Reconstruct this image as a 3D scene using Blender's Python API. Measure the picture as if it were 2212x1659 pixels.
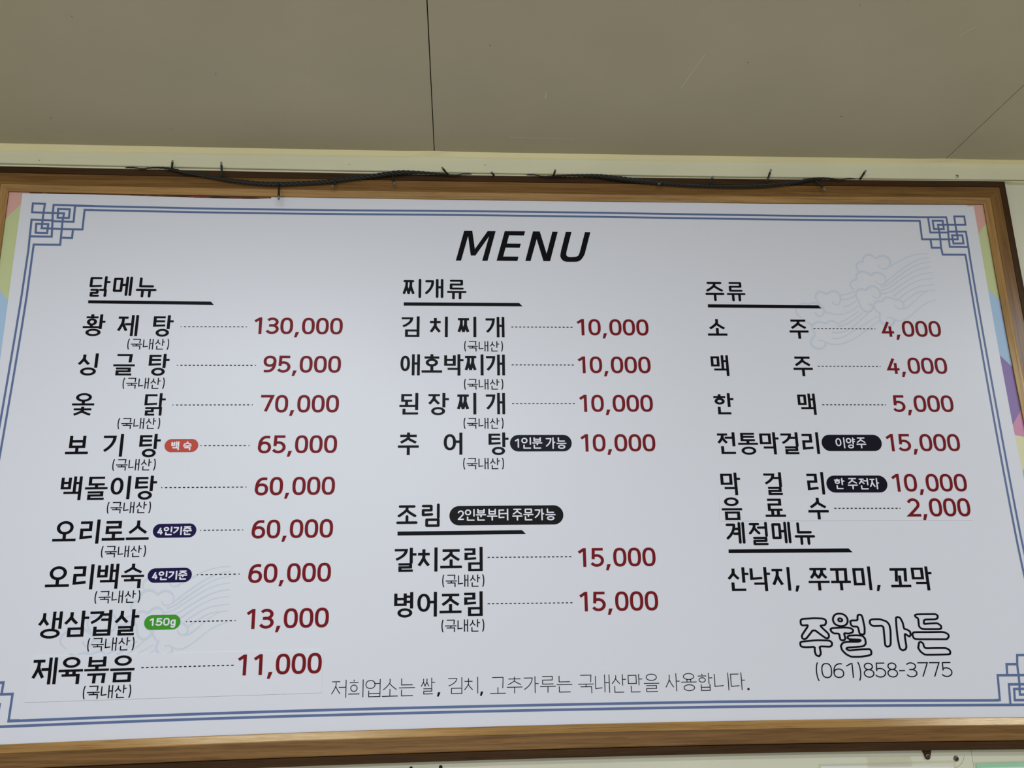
import bpy, bmesh, math, random
from mathutils import Vector, Matrix
random.seed(7)
for o in list(bpy.data.objects):
    bpy.data.objects.remove(o)
SC = bpy.context.scene
COL = SC.collection

# ---------------------------------------------------------------- camera, world, lamps, exposure
# Metres. Menu sheet in the plane y = 0 facing -y, wall just behind it, floor at z = 0.
cam = bpy.data.cameras.new('camera')
cam.sensor_width = 36.0
cam.lens = 1836.0 / 2212.0 * 36.0
cam.clip_start = .02
cam_o = bpy.data.objects.new('camera', cam)
COL.objects.link(cam_o)
R = [[0.99797, -0.0014, -0.06365], [-0.06169, -0.26844, -0.96132], [-0.01574, 0.96329, -0.26799]]
cam_o.matrix_world = Matrix(((R[0][0], R[0][1], R[0][2], 0), (R[1][0], R[1][1], R[1][2], -1.42),
                             (R[2][0], R[2][1], R[2][2], 1.50), (0, 0, 0, 1)))
SC.camera = cam_o

wd = bpy.data.worlds.new('room_ambient')  # even ambient, added in place of light bounced round the unbuilt room
SC.world = wd
wd.use_nodes = True
wb = wd.node_tree.nodes['Background']
wb.inputs[0].default_value = (.95, .975, 1.0, 1)
wb.inputs[1].default_value = .425


def area_lamp(name, loc, face, sx, sy, watt, col):
    l = bpy.data.lights.new(name, 'AREA')
    l.shape = 'RECTANGLE'; l.size = sx; l.size_y = sy; l.energy = watt; l.color = col
    o = bpy.data.objects.new(name, l)
    o.location = loc; o.rotation_euler = Vector(face).to_track_quat('-Z', 'Y').to_euler(); COL.objects.link(o)
    return o


COOL = (.90, .975, 1.06)
area_lamp('unseen_ceiling_lamp', (-.55, -1.0, 2.315), (0, 0, -1), .62, .12, 7.2, COOL)
area_lamp('unseen_ceiling_lamp', (1.85, -1.0, 2.315), (0, 0, -1), .62, .12, 12.0, COOL)
area_lamp('unseen_ceiling_lamp', (-.05, -1.95, 2.30), (0, .55, -.84), 1.2, .12, 14.0, COOL)  # unseen lamp, added and tilted to even the light on sheet and moulding
area_lamp('added_fill_light', (.1, -4.1, 1.35), (0, 1, 0), 3.4, 1.5, 9.0, (.95, .985, 1.03))  # broad unseen fill added behind the camera; no window is known there

vs = SC.view_settings
vs.view_transform = 'Standard'; vs.look = 'None'; vs.gamma = 1.0; vs.use_curve_mapping = False
vs.exposure = 0.0

# ---------------------------------------------------------------- lettering
# Letters are drawn from pen strokes: every sign is a list of (points, closed) centre lines
# inside an ink box (w x h, metres); pen() turns them into flat polygons.
LEAD = 'ㄱㄲㄴㄷㄸㄹㅁㅂㅃㅅㅆㅇㅈㅉㅊㅋㅌㅍㅎ'
VOW = 'ㅏㅐㅑㅒㅓㅔㅕㅖㅗㅘㅙㅚㅛㅜㅝㅞㅟㅠㅡㅢㅣ'
TAIL = ['', 'ㄱ', 'ㄲ', 'ㄳ', 'ㄴ', 'ㄵ', 'ㄶ', 'ㄷ', 'ㄹ', 'ㄺ', 'ㄻ', 'ㄼ', 'ㄽ', 'ㄾ', 'ㄿ', 'ㅀ', 'ㅁ', 'ㅂ',
        'ㅄ', 'ㅅ', 'ㅆ', 'ㅇ', 'ㅈ', 'ㅊ', 'ㅋ', 'ㅌ', 'ㅍ', 'ㅎ']


def bez(p0, p1, p2, n=6):
    return [((1 - t) ** 2 * p0[0] + 2 * t * (1 - t) * p1[0] + t * t * p2[0],
             (1 - t) ** 2 * p0[1] + 2 * t * (1 - t) * p1[1] + t * t * p2[1]) for t in [i / n for i in range(n + 1)]]


def arc(cx, cy, rx, ry, a0, a1, n=14, e=1.0):
    r = []
    for i in range(n + 1):
        a = math.radians(a0 + (a1 - a0) * i / n)
        c, s = math.cos(a), math.sin(a)
        r.append((cx + rx * math.copysign(abs(c) ** e, c), cy + ry * math.copysign(abs(s) ** e, s)))
    return r


def ring(x0, x1, y0, y1, e=1.0, n=28):
    return (arc((x0 + x1) / 2, (y0 + y1) / 2, (x1 - x0) / 2, (y1 - y0) / 2, 0, 360, n, e)[:-1], True)


def legs(x0, x1, yt, yb, stem, cx=None):
    c = (x0 + x1) / 2 if cx is None else cx
    ys = yt - stem * (yt - yb)
    ym = yt - (stem + .14) * (yt - yb)
    return [([(c, yt), (c, ys)] + bez((c, ys), (c - .02, ys - .3 * (ys - yb)), (x0, yb), 5)[1:], False),
            ([(c, ym)] + bez((c, ym), (c + .1 * (x1 - c), ys - .42 * (ys - yb)), (x1, yb), 5)[1:], False)]


def jamo(j, form):
    """centre lines of one letter in the unit box; form: 'v' beside, 'h' above, 'f' below the vowel"""
    if j == 'ㄱ':
        if form == 'v':
            return [([(0, 1), (1, 1)] + bez((1, 1), (.98, .42), (0, 0), 7)[1:], False)]
        if form == 'h':
            return [([(0, 1), (1, 1), (.96, 0)], False)]
        return [([(0, 1), (1, 1), (1, 0)], False)]
    if j == 'ㄲ' and form == 'o':
        return [([(0, 1), (.37, 1), (.30, 0)], False), ([(.53, 1), (1, 1), (.95, 0)], False)]
    if j == 'ㄲ':
        return [([(0, 1), (.38, 1), (.36, 0)], False), ([(.55, 1), (1, 1), (.97, 0)], False)]
    if j == 'ㄴ':
        return [([(0, 1), (0, .02), (1, .08)], False)] if form == 'v' else [([(0, 1), (0, 0), (1, 0)], False)]
    if j == 'ㄷ':
        return [([(.97, 1), (0, 1), (0, 0), (1, .05 if form == 'v' else 0)], False)]
    if j == 'ㄹ':
        return [([(0, 1), (.93, 1), (.93, .52), (0, .52), (0, 0), (1, .05 if form == 'v' else 0)], False)]
    if j == 'ㅁ':
        return [([(0, 0), (1, 0), (1, 1), (0, 1)], True)]
    if j == 'ㅂ':
        return [([(0, 1), (0, 0), (1, 0), (1, 1)], False), ([(0, .56), (1, .56)], False)]
    if j == 'ㅅ':
        return legs(0, 1, 1, 0, .28 if form != 'v' else .26)
    if j == 'ㅆ':
        return legs(0, .56, 1, 0, .3, .30) + legs(.44, 1, 1, 0, .3, .74)
    if j == 'ㅇ':
        return [ring(0, 1, 0, 1, .9 if form == 'v' else 1)]
    if j == 'ㅈ':
        return [([(.06, 1), (.94, 1)], False)] + legs(0, 1, 1, 0, .26)
    if j == 'ㅉ':
        return [([(.05, 1), (.95, 1)], False)] + legs(0, .52, 1, 0, .3, .27) + legs(.48, 1, 1, 0, .3, .73)
    if j == 'ㅊ':
        return [([(.5, 1), (.5, .8)], False), ([(.06, .76), (.94, .76)], False)] + legs(0, 1, .76, 0, .24)
    if j == 'ㅌ':
        return [([(.97, 1), (0, 1), (0, 0), (1, .04 if form == 'v' else 0)], False), ([(0, .53), (.95, .53)], False)]
    if j == 'ㅎ':
        return [([(.5, 1), (.5, .9)], False), ([(0, .78), (1, .78)], False), ring(.1, .9, 0, .56)]
    if j == 'ㄺ':
        return [([(0, 1), (.42, 1), (.42, .5), (0, .5), (0, 0), (.48, 0)], False), ([(.62, 1), (1, 1), (1, 0)], False)]
    raise KeyError(j)


def syllable(ch, w, h, tv, th):
    k = ord(ch) - 0xAC00
    L, V, T = LEAD[k // 588], VOW[k % 588 // 28], TAIL[k % 28]
    out = []

    def put(j, form, x0, x1, y0, y1):
        for pts, cl in jamo(j, form):
            out.append(([(x0 * w + tv / 2 + u * ((x1 - x0) * w - tv), y0 * h + th / 2 + v * ((y1 - y0) * h - th))
                         for u, v in pts], cl))

    def X(u): return min(max(u * w, tv / 2), w - tv / 2)

    def Y(v): return min(max(v * h, th / 2), h - th / 2)

    def bar(x0, x1, v):
        out.append(([(X(x0), Y(v)), (X(x1), Y(v))], False))

    def stem(u, y0, y1):
        out.append(([(X(u), Y(y0)), (X(u), Y(y1))], False))
    f = bool(T)
    if V in 'ㅏㅑㅓㅕㅣㅐㅔㅖ':
        y0, y1 = (.46, .95) if f else (.2, .93)
        s0, am = (.40, .72) if f else (0, .56)
        tx = (.15, .95)
        if V == 'ㅣ':
            put(L, 'v', 0, .64, y0, y1); stem(1, s0, 1); tx = (.2, 1)
        elif V in 'ㅏㅑ':
            put(L, 'v', 0, .60, y0, y1); stem(.76, s0, 1); tx = (.18, .84)
            for a in ([am] if V == 'ㅏ' else [am + .09, am - .09]): bar(.76, 1, a)
        elif V in 'ㅓㅕ':
            put(L, 'v', 0, .66 if L in 'ㅇㅁㅂ' else .62, y0, y1); stem(1, s0, 1); tx = (.2, 1)
            for a in ([am + .03] if V == 'ㅓ' else [am + .1, am - .1]): bar(.6 if L in 'ㄱㅇㅂ' else .52, 1, a)
        elif V == 'ㅐ':
            put(L, 'v', 0, .49, y0, y1); stem(.66, s0 + (0 if f else .05), .98); stem(1, s0, 1); bar(.66, 1, am); tx = (.16, 1)
        else:
            put(L, 'v', 0, .52 if L != 'ㅁ' else .5, y0, y1); stem(.72, s0 + (0 if f else .05), .98); stem(1, s0, 1)
            for a in ([am] if V == 'ㅔ' else [am + .12, am - .1]): bar(.44, .72, a)
        if f:
            if T == 'ㅇ': put(T, 'f', tx[0] - .02, tx[1] - (.04 if tx[1] > .9 else .02), 0, .365)
            elif T == 'ㄺ': put(T, 'f', .06, .86, 0, .38)
            else: put(T, 'f', tx[0], tx[1], 0, .36)
        return out
    if V in 'ㅗㅛㅜㅠㅡ':
        wide = L in 'ㅉㅊㅈㅅ'
        ix = (.06, .94) if wide else (.14, .86)
        if L == 'ㄲ': ix = (.01, .86)
        if not f:
            if V in 'ㅗㅛ':
                put(L, 'o' if L == 'ㄲ' else 'h', ix[0], ix[1], .30 if L == 'ㄲ' else .33 if not wide else .36, 1)
                bar(0, 1, 0)
                for u in ([.47 if L == 'ㄲ' else .5] if V == 'ㅗ' else [.36, .64]): stem(u, 0, .55 if L == 'ㄲ' else .36 if not wide else .40)
            elif V in 'ㅜㅠ':
                put(L, 'h', ix[0], ix[1], .50 if L != 'ㄲ' else .42, 1)
                bar(0, 1, .375)
                for u in ([.5] if V == 'ㅜ' else [.33, .67]): stem(u, 0, .37)
            else:
                put(L, 'h', ix[0], ix[1], .3, 1); bar(0, 1, 0)
        else:
            if V in 'ㅗㅛ':
                put(L, 'h', ix[0], ix[1], .62, 1); bar(0, 1, .50)
                for u in ([.5] if V == 'ㅗ' else [.38, .62]): stem(u, .50, .66)
            elif V in 'ㅜㅠ':
                put(L, 'h', ix[0], ix[1], .60, 1); bar(0, 1, .495)
                for u in ([.5] if V == 'ㅜ' else [.36, .64]): stem(u, .34, .49)
            else:
                put(L, 'h', ix[0], ix[1], .61, 1); bar(0, 1, .47)
            put(T, 'f', .14 if T != 'ㅊ' else .06, .88 if T != 'ㅊ' else .94, 0, .37 if T != 'ㅊ' else .40)
        return out
    if V == 'ㅘ':       # with a closing ring (황)
        put(L, 'h', .12, .66, .485, 1); bar(0, .68, .41); stem(.38, .41, .5)
        stem(.80, .37, .98); bar(.80, 1, .66); put(T, 'f', .15, .84, 0, .335)
    elif V == 'ㅚ':     # 된
        put(L, 'h', .09, .68, .59, .95); bar(0, .76, .40); stem(.38, .40, .62)
        stem(1, .25, 1); put(T, 'f', .17, 1, 0, .27)
    elif V == 'ㅢ':     # 희
        put(L, 'h', .08, .66, .32, 1); bar(0, .72, .20); stem(1, 0, 1)
    return out


def numeral(c, w, h, tv, th):
    P = []
    if c == '0': P = [ring(0, 1, 0, 1, .78)]
    elif c == '1': P = [([(0, .80), (.86, 1.0)], False), ([(1, 1), (1, 0)], False)]
    elif c == '2': P = [(arc(.48, .70, .50, .30, 160, -30, 12) + [(.55, .32), (0, 0), (1, 0)], False)]
    elif c == '3': P = [(arc(.45, .76, .50, .24, 150, -90, 12), False), ([(.28, .52), (.5, .52)], False),
                        (arc(.45, .265, .55, .265, 90, -158, 14), False)]
    elif c == '4': P = [([(.60, 1), (0, .24), (1, .24)], False), ([(.76, .60), (.76, 0)], False)]
    elif c == '5': P = [([(.92, 1), (.13, 1), (.09, .47)], False), (arc(.43, .31, .57, .31, 128, -150, 18), False)]
    elif c == '6': P = [ring(0, 1, 0, .60, .9), (bez((.86, .97), (.02, 1.05), (0, .32), 9), False)]
    elif c == '9': P = [ring(0, 1, .40, 1, .9), (bez((.08, .02), (1.0, -.05), (1, .68), 9), False)]
    elif c == '7': P = [([(0, 1), (1, 1), (.36, 0)], False)]
    elif c == '8': P = [ring(.08, .92, .54, 1), ring(0, 1, 0, .54)]
    elif c == '(': P = [(arc(1, .5, 1, .52, 112, 248, 12), False)]
    elif c == ')': P = [(arc(0, .5, 1, .52, 68, -68, 12), False)]
    elif c == '-': P = [([(0, .5), (1, .5)], False)]
    elif c == 'g': P = [ring(0, .95, .34, 1), ([(1, 1), (1, .25)] + arc(.5, .25, .5, .25, 0, -150, 10), False)]
    return [([(tv / 2 + u * (w - tv), th / 2 + v * (h - th)) for u, v in pts], cl) for pts, cl in P]


# (advance, ink left, ink right, ink bottom, ink top) in parts of a numeral's height
NUM = {'0': (.80, .05, .77, 0, 1), '1': (.80, .12, .60, 0, 1), ',': (.43, .06, .33, -.19, .13), '.': (.36, .06, .22, 0, .14),
       '(': (.44, .12, .40, -.24, 1.1), ')': (.44, .04, .32, -.24, 1.1), '-': (.52, .06, .46, .38, .52), 'g': (.74, .06, .64, -.3, .78)}


def solid(c, w, h):
    """signs that are one filled shape"""
    if c == ',': return [[(0, 0), (.52 * w, 0), (w, h), (.28 * w, h)]]
    return [[(0, 0), (w, 0), (w, h), (0, h)]]


def pen(strokes, tv, th, rounded=False):
    """flat polygons (counter-clockwise) swept by a pen tv wide across and th high"""
    polys = []
    for pts, closed in strokes:
        q = [pts[0]]
        for p in pts[1:]:
            if abs(p[0] - q[-1][0]) + abs(p[1] - q[-1][1]) > 1e-7: q.append(p)
        n = len(q)
        if n < 2: continue
        segs = []
        for i in range(n if closed else n - 1):
            a, b = q[i], q[(i + 1) % n]
            dx, dy = b[0] - a[0], b[1] - a[1]
            l = math.hypot(dx, dy)
            if l < 1e-9: continue
            segs.append((a, b, dx / l, dy / l))
        m = len(segs)
        if rounded:
            for a, b, dx, dy in segs:
                ox, oy = -dy * tv / 2, dx * th / 2
                polys.append([(a[0] - ox, a[1] - oy), (b[0] - ox, b[1] - oy), (b[0] + ox, b[1] + oy), (a[0] + ox, a[1] + oy)])
            for p in q:
                polys.append([(p[0] + tv / 2 * math.cos(t * math.pi / 5), p[1] + th / 2 * math.sin(t * math.pi / 5)) for t in range(10)])
            continue
        Lp, Rp = [], []

        def off(s): return -s[3] * tv / 2, s[2] * th / 2

        def meet(s0, s1, sg):
            o0, o1 = off(s0), off(s1)
            p = (s0[1][0] + sg * o0[0], s0[1][1] + sg * o0[1]); r = (s1[0][0] + sg * o1[0], s1[0][1] + sg * o1[1])
            den = s0[2] * s1[3] - s0[3] * s1[2]
            if abs(den) < .05: return ((p[0] + r[0]) / 2, (p[1] + r[1]) / 2)
            t = ((r[0] - p[0]) * s1[3] - (r[1] - p[1]) * s1[2]) / den
            t = max(-1.6 * max(tv, th), min(1.6 * max(tv, th), t))
            return (p[0] + s0[2] * t, p[1] + s0[3] * t)

        def end(s, at, sg):
            e = 0
            if abs(s[3]) < .12: e = tv / 2
            elif abs(s[2]) < .12: e = th / 2
            p = s[0] if at == 0 else s[1]
            e = -e if at == 0 else e
            o = off(s)
            return (p[0] + s[2] * e + sg * o[0], p[1] + s[3] * e + sg * o[1])
        for sg, lst in ((1, Lp), (-1, Rp)):
            if not closed: lst.append(end(segs[0], 0, sg))
            else: lst.append(meet(segs[-1], segs[0], sg))
            for i in range(m - 1): lst.append(meet(segs[i], segs[i + 1], sg))
            lst.append(end(segs[-1], 1, sg) if not closed else lst[0])
        for i in range(m):
            polys.append([Rp[i], Rp[i + 1], Lp[i + 1], Lp[i]])
    return polys


def run(text, w, h, tv, th, rounded=False):
    """polygons of a whole word filling the ink box w x h"""
    hang = any(ord(c) >= 0xAC00 for c in text)
    if len(text) == 1 and ord(text) >= 0xAC00:
        return pen(syllable(text, w, h, tv, th), tv, th, rounded)
    cells, x = [], 0.0
    for c in text:
        if ord(c) >= 0xAC00:
            b = VOW[(ord(c) - 0xAC00) % 588 // 28] in 'ㅗㅛㅜㅠㅡ'
            cells.append((c, x + (.02 if b else .05), x + (.98 if b else .95), 0, 1)); x += 1.02
        elif c == ' ':
            x += .35
        else:
            a = NUM.get(c, NUM['0'])
            s = .80 if hang else 1
            if hang and c in '()': s, lo, hi = .9, -.06, 1.06
            else: lo, hi = a[3] * s + (.08 if hang and c not in ',.' else 0), a[4] * s + (.08 if hang and c not in ',.' else 0)
            cells.append((c, x + a[1] * s, x + a[2] * s, lo, hi)); x += a[0] * s
    x0, x1 = min(c[1] for c in cells), max(c[2] for c in cells)
    y0, y1 = min(c[3] for c in cells), max(c[4] for c in cells)
    sx, sy = w / (x1 - x0), h / (y1 - y0)
    polys = []
    for c, a, b, lo, hi in cells:
        cw, chh = (b - a) * sx, (hi - lo) * sy
        if c in ',.': ps = solid(c, cw, chh)
        elif ord(c) >= 0xAC00: ps = pen(syllable(c, cw, chh, tv, th), tv, th, rounded)
        else: ps = pen(numeral(c, cw, chh, tv, th), tv, th, rounded)
        polys += [[(p[0] + (a - x0) * sx, p[1] + (lo - y0) * sy) for p in poly] for poly in ps]
    return polys

# ---------------------------------------------------------------- measurements: metres on the board
D = {
    'dish': [
        [['황', -0.64175, 1.97982, 0.03671, 0.03962, -0.00279, 0.0051, 0.0035, 0], ['제', -0.58441, 1.98025, 0.03484, 0.03816, -0.00257, 0.0048, 0.0041, 0], ['탕', -0.52452, 1.97936, 0.03413, 0.03916, -0.00235, 0.0051, 0.0037, 0]],
        [['싱', -0.64301, 1.90962, 0.03351, 0.03914, -0.00091, 0.0051, 0.0037, 0], ['글', -0.58349, 1.90992, 0.03547, 0.03791, -0.00083, 0.0051, 0.0035, 0], ['탕', -0.52519, 1.90942, 0.03422, 0.03902, -0.00076, 0.0051, 0.0037, 0]],
        [['옻', -0.64317, 1.83981, 0.036, 0.03905, 0.001, 0.0051, 0.0035, 0], ['닭', -0.5253, 1.83997, 0.03433, 0.03885, 0.00084, 0.0046, 0.0033, 0]],
        [['보', -0.64466, 1.77493, 0.0364, 0.03073, 0.00294, 0.0051, 0.0041, 0], ['기', -0.58517, 1.77032, 0.03223, 0.03817, 0.00273, 0.0051, 0.0041, 0], ['탕', -0.52688, 1.76904, 0.03421, 0.03948, 0.00251, 0.0051, 0.0037, 0]],
        [['백', -0.64437, 1.69891, 0.03317, 0.03894, 0.00498, 0.0048, 0.0037, 0], ['돌', -0.60577, 1.69919, 0.03566, 0.03807, 0.00474, 0.0051, 0.0035, 0], ['이', -0.56532, 1.70001, 0.0315, 0.03813, 0.00445, 0.0051, 0.0041, 0], ['탕', -0.52656, 1.69903, 0.03441, 0.03934, 0.0042, 0.0051, 0.0037, 0]],
        [['오', -0.64729, 1.63317, 0.03626, 0.03227, 0.00704, 0.0051, 0.0041, 0], ['리', -0.60541, 1.62887, 0.03039, 0.03859, 0.00669, 0.0051, 0.0041, 0], ['로', -0.57047, 1.63371, 0.0358, 0.03119, 0.00633, 0.0051, 0.0041, 0], ['스', -0.53273, 1.63425, 0.03583, 0.03112, 0.00597, 0.0051, 0.0041, 0]],
        [['오', -0.64948, 1.56196, 0.03661, 0.03217, 0.00919, 0.0051, 0.0041, 0], ['리', -0.60757, 1.5576, 0.03117, 0.03879, 0.00872, 0.0051, 0.0041, 0], ['백', -0.57103, 1.55797, 0.03309, 0.03888, 0.00825, 0.0048, 0.0037, 0], ['숙', -0.53367, 1.55855, 0.03545, 0.03825, 0.00779, 0.0051, 0.0035, 0]],
        [['생', -0.65258, 1.48396, 0.03624, 0.04039, 0.01144, 0.0048, 0.0037, 0], ['삼', -0.61367, 1.48592, 0.038, 0.03925, 0.01083, 0.0051, 0.0037, 0], ['겹', -0.57455, 1.48677, 0.03352, 0.03905, 0.01024, 0.0051, 0.0037, 0], ['살', -0.5371, 1.48677, 0.0379, 0.03933, 0.00966, 0.0051, 0.0037, 0]],
        [['김', -0.09873, 1.98117, 0.03144, 0.03826, -0.00073, 0.0051, 0.0037, 0], ['치', -0.05, 1.98112, 0.03233, 0.03818, -0.00054, 0.0051, 0.0041, 0], ['찌', -0.00076, 1.98137, 0.03322, 0.03795, -0.00034, 0.0051, 0.0041, 0], ['개', 0.04891, 1.98131, 0.03339, 0.03797, -0.00015, 0.0048, 0.0041, 0]],
        [['애', -0.09934, 1.91109, 0.03358, 0.0382, -0.00024, 0.0048, 0.0041, 0], ['호', -0.06272, 1.91601, 0.03537, 0.03355, -0.00021, 0.0051, 0.0041, 0], ['박', -0.02378, 1.91094, 0.03371, 0.03865, -0.00014, 0.0051, 0.0037, 0], ['찌', 0.01169, 1.91133, 0.0331, 0.03811, -0.0001, 0.0051, 0.0041, 0], ['개', 0.04913, 1.9114, 0.03297, 0.03783, -5e-05, 0.0048, 0.0041, 0]],
        [['된', -0.09968, 1.84149, 0.03199, 0.03799, 0.00025, 0.0051, 0.0037, 0], ['장', -0.05129, 1.84026, 0.03618, 0.03926, 0.00018, 0.0051, 0.0037, 0], ['찌', -0.00156, 1.84167, 0.03339, 0.03789, 0.00012, 0.0051, 0.0041, 0], ['개', 0.04832, 1.84179, 0.03312, 0.03781, 5e-05, 0.0048, 0.0041, 0]],
        [['추', -0.1008, 1.77119, 0.03508, 0.03874, 0.00075, 0.0051, 0.0041, 0], ['어', -0.0237, 1.77156, 0.03159, 0.03802, 0.00044, 0.0051, 0.0041, 0], ['탕', 0.05237, 1.77059, 0.03417, 0.03913, 0.00013, 0.0051, 0.0037, 0]],
        [['갈', -0.10229, 1.57869, 0.03539, 0.03852, 0.00218, 0.0051, 0.0037, 0], ['치', -0.06543, 1.5786, 0.03281, 0.03859, 0.00175, 0.0051, 0.0041, 0], ['조', -0.02821, 1.5836, 0.0354, 0.03051, 0.00129, 0.0051, 0.0041, 0], ['림', 0.01133, 1.57863, 0.02983, 0.03875, 0.00085, 0.0051, 0.0037, 0]],
        [['병', -0.10156, 1.50709, 0.03047, 0.0395, 0.00275, 0.0051, 0.0037, 0], ['어', -0.06445, 1.50791, 0.03145, 0.03857, 0.00218, 0.0051, 0.0041, 0], ['조', -0.0288, 1.51276, 0.03531, 0.03048, 0.00162, 0.0051, 0.0041, 0], ['림', 0.01088, 1.50789, 0.02982, 0.03853, 0.00107, 0.0051, 0.0037, 0]],
        [['소', 0.44771, 1.98645, 0.03542, 0.03128, 0.00138, 0.0051, 0.0041, 0], ['주', 0.59819, 1.98129, 0.03503, 0.03658, 0.00186, 0.0051, 0.0041, 0]],
        [['맥', 0.44872, 1.91096, 0.03175, 0.03848, 0.00045, 0.0048, 0.0037, 0], ['주', 0.59792, 1.91094, 0.03521, 0.03665, 0.00061, 0.0051, 0.0041, 0]],
        [['한', 0.44805, 1.84129, 0.03549, 0.03827, -0.00047, 0.0051, 0.0037, 0], ['맥', 0.59904, 1.8404, 0.03192, 0.03859, -0.00066, 0.0048, 0.0037, 0]],
        [['전', 0.44812, 1.77109, 0.0318, 0.03804, -0.00142, 0.0051, 0.0037, 0], ['통', 0.485, 1.76945, 0.03521, 0.0387, -0.00158, 0.0051, 0.0035, 0], ['막', 0.52357, 1.77002, 0.03393, 0.03895, -0.00171, 0.0051, 0.0037, 0], ['걸', 0.56142, 1.77021, 0.03059, 0.03868, -0.00184, 0.0051, 0.0037, 0], ['리', 0.59915, 1.77047, 0.02967, 0.03834, -0.00197, 0.0051, 0.0041, 0]],
        [['막', 0.44858, 1.69972, 0.03429, 0.03883, -0.00242, 0.0051, 0.0037, 0], ['걸', 0.52414, 1.69942, 0.03113, 0.03917, -0.00288, 0.0051, 0.0037, 0], ['리', 0.59997, 1.69984, 0.0298, 0.03866, -0.00333, 0.0051, 0.0041, 0]],
        [['산', 0.44625, 1.54115, 0.03656, 0.03828, -0.00472, 0.0051, 0.0037, 0], ['낙', 0.48515, 1.54034, 0.0343, 0.03906, -0.00517, 0.0051, 0.0037, 0], ['지', 0.5216, 1.54064, 0.0316, 0.03832, -0.00561, 0.0051, 0.0041, 0], [',', 0.56013, 1.53884, 0.00783, 0.00982, -0.00621, 0.0051, 0.0041, 0], ['쭈', 0.58396, 1.54016, 0.03578, 0.03656, -0.00639, 0.0051, 0.0037, 0], ['꾸', 0.6224, 1.53992, 0.03386, 0.03609, -0.00682, 0.0051, 0.0041, 0], ['미', 0.6609, 1.5396, 0.03088, 0.0387, -0.00723, 0.0051, 0.0041, 0], [',', 0.69903, 1.53761, 0.00774, 0.00989, -0.00791, 0.0051, 0.0041, 0], ['꼬', 0.72492, 1.54338, 0.03452, 0.03141, -0.00796, 0.0051, 0.0041, 0], ['막', 0.76207, 1.53771, 0.03517, 0.03942, -0.00838, 0.0051, 0.0037, 0]],
    ],
    'sticker_dish': [
        [['제', -0.65171, 1.41656, 0.03691, 0.03907, 0.01354, 0.0048, 0.0041, 0], ['육', -0.61203, 1.4163, 0.03647, 0.03983, 0.01287, 0.0051, 0.0035, 0], ['볶', -0.57372, 1.4169, 0.03691, 0.039, 0.01218, 0.0049, 0.0033, 0], ['음', -0.53482, 1.41792, 0.03643, 0.03918, 0.01147, 0.0051, 0.0035, 0]],
        [['음', 0.44631, 1.65778, 0.03512, 0.03814, -0.00301, 0.0051, 0.0035, 0], ['료', 0.52131, 1.66237, 0.03521, 0.03085, -0.00359, 0.0051, 0.0037, 0], ['수', 0.59628, 1.65742, 0.03539, 0.03674, -0.00418, 0.0051, 0.0041, 0]],
    ],
    'head': [
        [['닭', -0.63916, 2.05164, 0.03516, 0.03871, -0.00464, 0.0047, 0.0037, 1], ['메', -0.59906, 2.05385, 0.03214, 0.03607, -0.00443, 0.0047, 0.0042, 1], ['뉴', -0.56014, 2.05099, 0.03544, 0.03753, -0.00413, 0.0047, 0.0042, 1]],
        [['찌', -0.09789, 2.05408, 0.03263, 0.03661, -0.00122, 0.0047, 0.0042, 1], ['개', -0.05838, 2.05441, 0.03248, 0.03641, -0.00096, 0.0047, 0.0042, 1], ['류', -0.0195, 2.05197, 0.03486, 0.03738, -0.00069, 0.0047, 0.0037, 1]],
        [['주', 0.44907, 2.05228, 0.03517, 0.03753, 0.00223, 0.0047, 0.0042, 1], ['류', 0.48858, 2.05231, 0.03497, 0.03755, 0.00247, 0.0047, 0.0037, 1]],
        [['조', -0.10101, 1.65598, 0.03512, 0.03072, 0.00162, 0.0047, 0.0042, 1], ['림', -0.05929, 1.65075, 0.02972, 0.03854, 0.00128, 0.0047, 0.0042, 1]],
        [['계', 0.45088, 1.6181, 0.03195, 0.03629, -0.00362, 0.0047, 0.0042, 1], ['절', 0.48973, 1.61526, 0.03243, 0.03907, -0.00402, 0.0047, 0.0038, 1], ['메', 0.52959, 1.61785, 0.03233, 0.03643, -0.00435, 0.0047, 0.0042, 1], ['뉴', 0.56807, 1.61502, 0.03534, 0.03789, -0.00476, 0.0047, 0.0042, 1]],
    ],
    'note': [
        [['(국내산)', -0.56404, 1.95502, 0.0696, 0.02144, -0.00166, 0.00175, 0.00155, 0]],
        [['(국내산)', -0.5647, 1.88541, 0.06922, 0.02138, -1e-05, 0.00175, 0.00155, 0]],
        [['(국내산)', -0.56557, 1.81596, 0.06911, 0.02101, 0.00167, 0.00175, 0.00155, 0]],
        [['(국내산)', -0.5666, 1.74599, 0.06949, 0.02131, 0.0034, 0.00175, 0.00155, 0]],
        [['(국내산)', -0.56763, 1.676, 0.06959, 0.02067, 0.00518, 0.00175, 0.00155, 0]],
        [['(국내산)', -0.56906, 1.60587, 0.06992, 0.0203, 0.00701, 0.00175, 0.00155, 0]],
        [['(국내산)', -0.57108, 1.53473, 0.07014, 0.02126, 0.00889, 0.00175, 0.00155, 0]],
        [['(국내산)', -0.57399, 1.46284, 0.07122, 0.02207, 0.01085, 0.00175, 0.00155, 0]],
        [['(국내산)', 0.01112, 1.95375, 0.06801, 0.02145, -0.00015, 0.00175, 0.00155, 0]],
        [['(국내산)', 0.01079, 1.88451, 0.06803, 0.02145, 0.0, 0.00175, 0.00155, 0]],
        [['(국내산)', 0.01003, 1.81526, 0.06831, 0.02121, 0.00015, 0.00175, 0.00155, 0]],
        [['(국내산)', 0.00929, 1.74532, 0.06885, 0.02166, 0.0003, 0.00175, 0.00155, 0]],
        [['(국내산)', -0.02481, 1.55249, 0.06834, 0.02186, 0.00118, 0.00175, 0.00155, 0]],
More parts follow.
